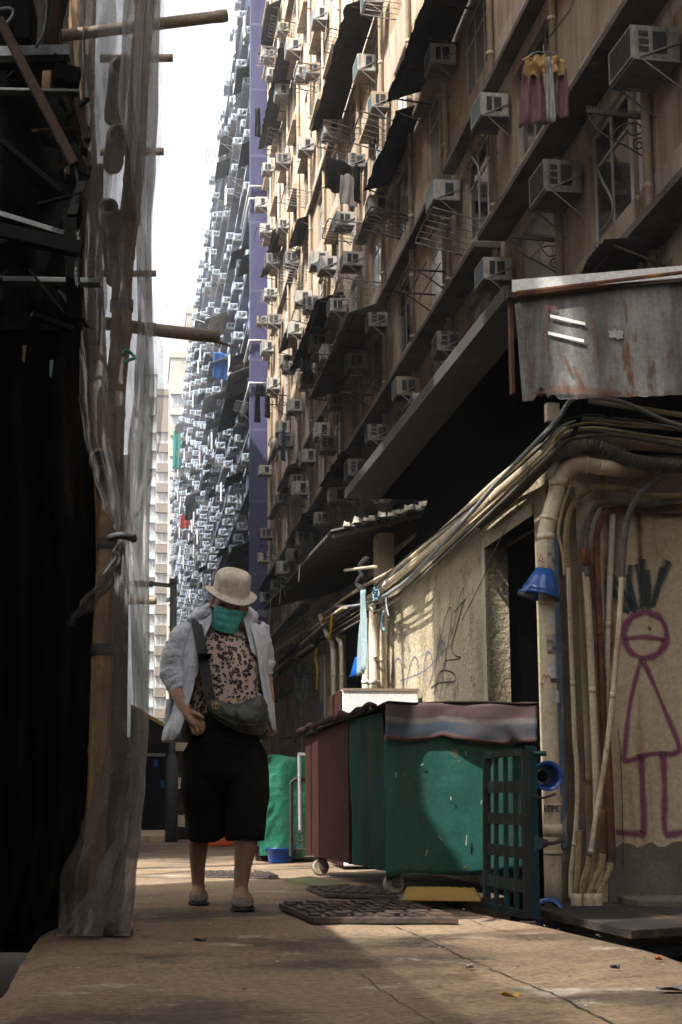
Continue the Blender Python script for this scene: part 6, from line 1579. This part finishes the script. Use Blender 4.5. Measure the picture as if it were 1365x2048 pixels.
def headshape(p):
    z = p.z; k = 1.0
    if z < -.02: k = 1 - .30 * min(1, (-z - .02) / .10)
    q = V((p.x * k, p.y * (1 - .12 * max(0, min(1, (-z - .02) / .1)) if p.y > 0 else 1), z))
    if p.y < 0:      # face side: brow, eye sockets, nose, mouth, chin
        q.y += .010 * math.exp(-((abs(q.x) - .032) / .016) ** 2 - ((z - .008) / .014) ** 2)
        q.y -= .006 * math.exp(-((z - .03) / .012) ** 2) * math.exp(-(q.x / .05) ** 2)
        q.y -= .022 * math.exp(-(q.x / .013) ** 2 - ((z + .028) / .022) ** 2)
        q.y -= .008 * math.exp(-(q.x / .025) ** 2 - ((z + .068) / .016) ** 2)
        q.y -= .010 * math.exp(-(q.x / .025) ** 2 - ((z + .105) / .016) ** 2)
    return q
body = MB()
ellip(body, hc, .074, .091, .114, HM, headshape, 56, 48)
for s_ in (-1, 1): ellip(body, hc + HM @ V((s_ * .076, .012, -.012)), .012, .022, .034, HM)     # ears
capped(body, [B(456, 1232, .0), B(452, 1262, .02), B(450, 1290, .04)], [.052, .05, .055])
capped(body, [B(450, 1288, .03), B(450, 1350, .01), B(450, 1430, .02), B(450, 1500, .02)], [.10, .115, .115, .125], 20)
capped(body, [B(392, 1272, .03), B(450, 1262, .04), B(510, 1272, .03)], [.05, .055, .05])
# her right arm and hand (left in the photo)
capped(body, [B(385, 1275, .03), B(362, 1318, .04), B(351, 1360, .02), B(360, 1392, -.05), B(373, 1419, -.11)], [.046, .042, .038, .034, .0255], 16)
capped(body, [B(372, 1416, -.105), B(380, 1430, -.125), B(389, 1443, -.14)], [.026, .033, .033], 16, 4, .62)
for pts, r0 in (([(398, 1436, -.152), (405, 1444, -.165), (408, 1452, -.168), (408, 1459, -.162)], .0095), ([(394, 1442, -.150), (401, 1452, -.165), (404, 1460, -.166), (403, 1467, -.158)], .0098),
                ([(388, 1446, -.142), (394, 1457, -.155), (396, 1465, -.155), (394, 1470, -.147)], .0094), ([(381, 1447, -.132), (385, 1457, -.142), (387, 1464, -.142), (386, 1469, -.135)], .0086),
                ([(379, 1423, -.135), (392, 1427, -.165), (400, 1431, -.175), (407, 1436, -.178)], .0105)):
    capped(body, [B(*p) for p in pts], [r0 * 1.12, r0, r0 * .92, r0 * .75], 10, 5)
# her left arm (right in the photo), hand low at her hip
capped(body, [B(512, 1275, .03), B(523, 1315, .05), B(528, 1350, .05), B(534, 1388, .02), B(539, 1420, -.01)], [.046, .042, .038, .033, .026], 16)
capped(body, [B(539, 1420, -.01), B(541, 1434, -.015), B(542, 1446, -.02)], [.026, .031, .031], 14, 4, .6)
for k, (a, b) in enumerate(((536, 1450), (541, 1452), (545, 1451), (549, 1448))):
    capped(body, [B(a, b, -.03 + .012 * k), B(a + 1, b + 12, -.035 + .012 * k), B(a, b + 20, -.03 + .012 * k)], [.0095, .009, .0075], 10)
capped(body, [B(536, 1432, -.035), B(531, 1442, -.055), B(529, 1452, -.06)], [.011, .010, .008], 10)
body.build('body', m_skin, woman, remesh=.0042)
# legs: separate skin tone part is the same body surface lower down
legs = MB()
capped(legs, [B(405, 1560, .02), B(402, 1630, .05), B(397, 1690, .15), B(396, 1735, .215), B(397, 1768, .25)], [.075, .052, .046, .034, .030], 16)
capped(legs, [B(397, 1766, .25), B(397, 1784, .24), B(397, 1792, .16)], [.03, .034, .03], 14)
capped(legs, [B(490, 1560, -.02), B(493, 1630, -.06), B(492, 1685, -.06), B(486, 1735, -.05), B(482, 1775, -.05)], [.08, .056, .052, .038, .031], 16)
capped(legs, [B(482, 1772, -.05), B(483, 1790, -.06), B(485, 1800, -.14)], [.031, .036, .03], 14)
capped(legs, [B(405, 1558, .02), B(448, 1520, .02), B(490, 1558, -.02)], [.08, .10, .08], 16)
legs.build('legs', m_skinleg, woman, remesh=.006)
# eyes and hair
for s_ in (-1, 1):
    e = MB(); ellip(e, hc + HM @ V((s_ * .031, -.080, .004)), .012, .008, .0055, HM, None, 14, 10); e.build('eye', m_hair, woman, smooth=True)
    MB().tube([hc + HM @ V((s_ * .047, -.078, .026)), hc + HM @ V((s_ * .033, -.0905, .031)), hc + HM @ V((s_ * .018, -.093, .027))], .0035, 6, 4).build('eyebrow', m_hair, woman, smooth=True)
hr = MB(); ellip(hr, hc + HM @ V((0, .012, .012)), .079, .092, .112, HM, lambda p: V((p.x, max(p.y, -.045 - .05 * max(0, p.z / .1)), max(p.z, -.055))), 28, 20)
hr.build('hair', m_hair, woman, smooth=True)
# hat: one lathe, oval, dented crown
hcen = B(462, 1184, -.055)
prof = [(.001, .100), (.03, .102), (.058, .100), (.074, .092), (.082, .076), (.085, .05), (.087, .02), (.089, .0), (.100, -.006), (.114, -.012), (.125, -.014), (.127, -.0165), (.124, -.017), (.112, -.016), (.094, -.010), (.085, -.002), (.082, .03), (.074, .085), (.001, .094)]
HH = Matrix.Rotation(R(11), 3, 'Y') @ Matrix.Rotation(R(23), 3, 'X')
rings = []
for r, z in prof:
    ring = []
    for j in range(48):
        a = 2 * math.pi * j / 48
        x, y = r * math.cos(a) * .96, r * math.sin(a) * 1.15
        zz = z
        if r > .09: zz += .008 * math.sin(a * 2 + .5) - .006 * math.sin(a) + .014 * abs(math.cos(a)) ** 3
        if z > .05: zz -= .016 * math.exp(-((x + .055) / .025) ** 2 - ((y + .03) / .05) ** 2) + .010 * math.exp(-((x - .03) / .03) ** 2 - ((y + .05) / .03) ** 2)
        n_ = 1 + .03 * noise.noise(V((math.cos(a) * 2, math.sin(a) * 2, z * 25)))
        ring.append(hcen + HH @ V((x * n_, y * n_, zz)))
    rings.append(ring)
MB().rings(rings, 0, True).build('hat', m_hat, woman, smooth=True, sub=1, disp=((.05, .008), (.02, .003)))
# mask with pleats and ear loops
def fnm(u, v):
    x = (u - .5) * 2; ang = x * 1.0
    rx, ry = .0785, .107
    z = -.018 - .080 * v + .014 * (1 - x * x) * (1 if v < .5 else -1) * abs(v - .5) * 2
    k = 1 - .20 * max(0, (-z - .02) / .10)
    nose = .016 * math.exp(-(x / .22) ** 2) * (1 - v) + .006 * math.exp(-(x / .35) ** 2)
    pl = .0025 * math.sin(v * 6 * math.pi) * (1 - x * x)
    return hc + HM @ V((rx * k * math.sin(ang), -(ry * (1 - .07 * v)) * math.cos(ang) - nose - pl + .006, z - .02 * (v - .3) * abs(x)))
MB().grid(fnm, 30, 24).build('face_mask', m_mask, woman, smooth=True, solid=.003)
ml = MB()
for s_ in (-1, 1):
    for z in (-.018, -.085): ml.tube([hc + HM @ V((s_ * .068, -.045, z)), hc + HM @ V((s_ * .083, -.005, z * .5 - .01)), hc + HM @ V((s_ * .088, .022, -.012))], .0018, 5, 4)
ml.build('ear_loop', m_white, woman)
# blouse
def ring_at(px, py, rx, ry, dy=0.0, n=40, fold=.0, seed=0, p0=0.0):
    c = B(px, py, dy); r_ = []
    for j in range(n):
        a = 2 * math.pi * j / n + p0
        k = 1 + fold * noise.noise(V((math.cos(a) * 2.2, math.sin(a) * 2.2, py * .012 + seed)))
        r_.append(c + V((rx * k * math.cos(a), ry * k * math.sin(a), 0)))
    return r_
rw = [(452, 1258, .066, .06, .012), (452, 1266, .085, .075, .005), (452, 1278, .125, .098, .005), (453, 1295, .145, .118, 0), (455, 1330, .152, .135, -.01), (456, 1365, .155, .128, -.005), (455, 1400, .162, .13, 0), (453, 1432, .166, .132, 0), (452, 1452, .168, .128, 0)]
rings = [ring_at(a, b, c, d, e, 48, .05, 2) for a, b, c, d, e in rw]
for k, p in enumerate(rings[0]):      # dip the neckline into a soft V in front
    f_ = max(0, -math.sin(2 * math.pi * k / 48)) ** 6; p.z -= .038 * f_; p.y -= .03 * f_
for k, p in enumerate(rings[1]):
    f_ = max(0, -math.sin(2 * math.pi * k / 48)) ** 6; p.z -= .026 * f_; p.y -= .018 * f_
MB().rings(rings, 0, False).build('blouse', m_leo, woman, smooth=True, sub=1, solid=.003, offset=-1)
m_print = surf('grey_print', (.16, .15, .17), (.07, .06, .07), 60, .8, bump=0)
for k, pts in enumerate(([(446, 1283), (452, 1290), (450, 1297)], [(452, 1302), (446, 1310), (452, 1318), (458, 1312)], [(458, 1318), (462, 1326), (458, 1332)])):
    MB().tube([B(a, b, -.148) for a, b in pts], .004, 6, 4, flat=.5).build('front_motif', m_print, woman)
# trousers
tr = MB()
capped(tr, [B(450, 1418, .02), B(450, 1450, .01), B(450, 1490, .01), B(450, 1512, .0)], [.135, .165, .186, .178], 24, 4, .74)
capped(tr, [B(412, 1515, .0), B(408, 1580, .03), B(411, 1640, .09), B(411, 1671, .115)], [.108, .100, .092, .089], 22, 5, 1, .06)
capped(tr, [B(488, 1515, .0), B(495, 1580, -.03), B(491, 1640, -.05), B(490, 1679, -.055)], [.108, .099, .090, .087], 22, 5, 1, .06)
tr.build('trousers', m_trous, woman, remesh=.0045, disp=((.12, .014), (.04, .006)))
# jacket: open shell, flaring at the hem
JR = [(1236, 452, 44, .075, .03, 424, 486), (1246, 450, 62, .09, .02, 414, 491), (1258, 449, 78, .10, .015, 408, 495), (1280, 449, 84, .125, .01, 405, 500), (1310, 449, 84, .142, .0, 404, 506), (1345, 449, 86, .15, -.0, 398, 511),
      (1380, 448, 90, .155, .0, 390, 514), (1410, 446, 96, .165, .0, 382, 520), (1440, 444, 104, .17, .0, 374, 529), (1465, 440, 110, .17, .0, 366, 536), (1484, 436, 110, .165, .01, 356, 538)]
jr = []
for (py, c_, half, ry, dy, xa, xb_) in JR:
    n = 56; row = []
    rx = half / 448.0
    ta = math.asin(max(-.98, min(.98, (xa - c_) / half))); tb_ = math.asin(max(-.98, min(.98, (xb_ - c_) / half)))
    c = B(c_, py, dy)
    for k in range(n + 1):
        th = ta - (2 * math.pi - (tb_ - ta)) * k / n      # from left front edge round the back to right front edge
        e = min(k, n - k) / n
        k2 = 1 + .055 * noise.noise(V((math.sin(th) * 3, math.cos(th) * 3, py * .02))) + .05 * (.5 - abs(noise.noise(V((math.sin(th) * 4 + py * .02, math.cos(th) * 4, py * .045))))) + .025 * noise.noise(V((th * 5, py * .03, 3))) + (.06 if e < .05 else 0)
        zz = 0
        if py > 1470: zz = .05 * (1 - min(1, (1 - k / n) * 3)) * 0 + .06 * max(0, (k / n - .75) * 4) 
        row.append(c + V((rx * k2 * math.sin(th), -ry * k2 * math.cos(th), zz)))
    jr.append(row)
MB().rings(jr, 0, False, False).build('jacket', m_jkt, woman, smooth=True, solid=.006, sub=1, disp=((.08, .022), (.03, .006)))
def sleeve(pts, rad, nm='sleeve', seed=0):
    P = catmull([B(*p) for p in pts], 8); rr = lerp_list(rad, len(P)); mb = MB()
    rr = [r * (1 + .03 * math.sin(i * .7 + seed)) for i, r in enumerate(rr)]
    mb.tube(P, rr, 26, 1, cap=False)
    for i, p in enumerate(mb.v):
        ii = i // 26; cpt = P[min(ii, len(P) - 1)]; q = V((p.x * 9 + p.z * 16, p.y * 9, p.z * 22 - p.x * 14)); k = 1 + .16 * noise.noise(p * 9 + V((seed, 0, 0))) + .11 * (1 - 2 * abs(noise.noise(q)))
        mb.v[i] = cpt + (p - cpt) * k
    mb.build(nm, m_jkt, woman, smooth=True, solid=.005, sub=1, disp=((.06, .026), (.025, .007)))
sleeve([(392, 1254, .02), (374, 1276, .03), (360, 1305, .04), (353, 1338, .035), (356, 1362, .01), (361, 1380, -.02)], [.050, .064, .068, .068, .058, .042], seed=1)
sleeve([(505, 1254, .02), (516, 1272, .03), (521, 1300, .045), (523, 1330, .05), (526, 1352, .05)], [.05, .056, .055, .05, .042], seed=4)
cu = MB(); p = B(362, 1381, -.022); d = (B(361, 1380, -.02) - B(356, 1362, .01)).normalized()
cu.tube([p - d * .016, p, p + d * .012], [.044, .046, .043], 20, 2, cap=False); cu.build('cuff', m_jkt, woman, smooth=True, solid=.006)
hd = MB()
hd.tube([B(424, 1226, -.075), B(410, 1226, -.03), B(396, 1236, .02), B(402, 1228, .09), B(450, 1214, .13), B(498, 1230, .09), B(503, 1240, .02), B(494, 1238, -.04), B(487, 1240, -.075)], [.014, .026, .034, .036, .034, .034, .028, .02, .012], 14, 6)
for i, p in enumerate(hd.v): hd.v[i] = p + V((.012 * noise.noise(p * 18), .01 * noise.noise(p * 22 + V((3, 0, 0))), .012 * noise.noise(p * 16 + V((0, 5, 0)))))
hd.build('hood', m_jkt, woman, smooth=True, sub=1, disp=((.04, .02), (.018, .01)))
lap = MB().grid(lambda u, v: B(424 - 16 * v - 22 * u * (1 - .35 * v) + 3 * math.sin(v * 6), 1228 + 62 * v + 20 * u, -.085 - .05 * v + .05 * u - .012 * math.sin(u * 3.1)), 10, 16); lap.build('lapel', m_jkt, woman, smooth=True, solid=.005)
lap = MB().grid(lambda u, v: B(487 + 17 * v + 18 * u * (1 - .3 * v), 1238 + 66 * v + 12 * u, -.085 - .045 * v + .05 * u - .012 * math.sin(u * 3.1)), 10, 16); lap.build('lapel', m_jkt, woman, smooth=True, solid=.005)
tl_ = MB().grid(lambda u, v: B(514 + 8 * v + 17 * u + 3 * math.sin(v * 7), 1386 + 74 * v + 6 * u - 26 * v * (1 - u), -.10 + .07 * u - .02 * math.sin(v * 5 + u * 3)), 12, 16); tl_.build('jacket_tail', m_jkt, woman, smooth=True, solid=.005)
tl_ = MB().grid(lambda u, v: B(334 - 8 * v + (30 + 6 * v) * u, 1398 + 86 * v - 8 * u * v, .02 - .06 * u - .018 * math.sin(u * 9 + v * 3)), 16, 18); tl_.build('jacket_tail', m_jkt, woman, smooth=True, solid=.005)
# shoes
def shoe(px, toe_y, heel_y, w, lab):
    h0 = PY(px, 1800, heel_y); t0 = PY(px + 1, 1810, toe_y); h0.z = t0.z = 0
    u_ = MB(); so_ = MB(); rings = []; rs = []
    prof = [(0, .55, .055), (.06, .8, .062), (.2, .9, .062), (.4, .92, .060), (.6, 1.0, .052), (.8, .98, .042), (.93, .8, .032), (1.0, .4, .022)]
    for t_, wk, h in prof:
        c = h0.lerp(t0, t_); r_ = []; r2 = []
        for j in range(16):
            a = 2 * math.pi * j / 16
            r_.append(c + V((w * wk * math.cos(a), 0, .012 + h * .5 + h * .5 * math.sin(a))))
            r2.append(c + V((w * (wk + .06) * math.cos(a), 0, .008 + .008 * math.sin(a))))
        rings.append(r_); rs.append(r2)
    s_ = u_.rings(rings).build('shoe', m_shoe, woman, smooth=True, sub=1)
    so_.rings(rs).build('sole', m_sole, s_, smooth=True)
shoe(397, 6.36, 6.58, .046, ''); shoe(485, 6.03, 6.27, .052, '')

# crossbody bag, carried: a thing of its own
bc = B(476, 1435, -.2)
bag = thing('crossbody_bag', 'dark grey green crossbody bag with a brass ring, worn by the woman', 'bag', bc)
def out_(u):
    top_ = 1386 + 22 * math.sin(min(1, u * 1.15) * math.pi) * (1 - .2 * u) + 4 * u
    top_ += 20 * max(0, (u - .84) / .16) ** 2
    bot_ = 1412 + 58 * math.sin(min(1.0, .06 + u * .90) * math.pi * .62) ** .8
    if u > .9: bot_ -= 20 * ((u - .9) / .1) ** 2
    return top_, bot_
def fnb(u, v):
    t_, b_ = out_(u); px = 417 + 119 * u + 3 * math.sin(v * 3.1) * (2 * u - 1)
    f_ = (math.sin(math.pi * min(.999, max(.001, u))) ** .45) * (math.sin(math.pi * min(.999, max(.001, v))) ** .5)
    fold = .010 * math.sin((u * 7 - v * 5)) * math.sin(math.pi * v) * math.sin(math.pi * u) + .010 * noise.noise(V((u * 5, v * 4, 2))) - .016 * math.exp(-((u - .42 - .15 * (v - .4)) / .06) ** 2) * (1 - v) 
    return B(px, t_ + (b_ - t_) * v, -.165 - .075 * f_ - fold * f_)
MB().grid(fnb, 44, 30).build('pouch', m_bag, bag, smooth=True, sub=1, disp=((.06, .014), (.02, .005)))
def fnbb(u, v):
    t_, b_ = out_(u); return B(417 + 119 * u, t_ + (b_ - t_) * v, -.165 + .03 * (math.sin(math.pi * min(.999, max(.001, u))) ** .5) * (math.sin(math.pi * v) if 0 < v < 1 else 0))
MB().grid(fnbb, 24, 12).build('back_panel', m_bag, bag, smooth=True)
MB().tube([fnb(k / 20, .985) + V((0, -.006, .0)) for k in range(2, 21)], .0032, 6, 1).tube([fnb(k / 20, .72) + V((0, -.001, .0)) for k in range(1, 20)], .0018, 5, 1).build('piping', surf('piping_grey', (.13, .14, .135), None, 9, .6), bag, smooth=True)
st2 = ribbon([fnb(.06, .25), B(416, 1372, -.185), B(409, 1330, -.172), B(404, 1300, -.165), B(398, 1268, -.12), B(394, 1246, -.05), B(398, 1236, .03)], .046, (0, -1, .1), 6)
st2.build('strap', m_strap, bag, solid=.004)
MB().box((B(394, 1324).x, B(404, 1324, -.185).y - .012, B(404, 1327).z), (B(417, 1324).x, B(404, 1324, -.185).y + .004, B(404, 1316).z)).build('buckle', m_char, bag, bevel=.003)
rc = fnb(.135, .38) + V((0, -.008, 0))
MB().tube([rc + V((.0135 * math.cos(a), 0, .0135 * math.sin(a))) for a in [2 * math.pi * k / 20 for k in range(21)]], .0026, 8).tube([rc + V((-.002, -.003, -.012)), rc + V((.004, -.003, .013))], .0025, 6).build('brass_ring', m_gold, bag, smooth=True)
# ================================================================== thin city haze
hm = bpy.data.materials.new('haze_air'); hm.use_nodes = True
ht = hm.node_tree; ht.nodes.clear()
ho = ht.nodes.new('ShaderNodeOutputMaterial'); hv = ht.nodes.new('ShaderNodeVolumePrincipled')
hv.inputs['Color'].default_value = (.86, .92, 1.0, 1); hv.inputs['Density'].default_value = .0009
ht.links.new(hv.outputs[0], ho.inputs['Volume'])
o = MB().box((-62, -62, -1.5), (72, 330, 82)).build('haze', hm); tag(o, 'thin pale haze filling the alley air', 'haze', None, 'stuff')
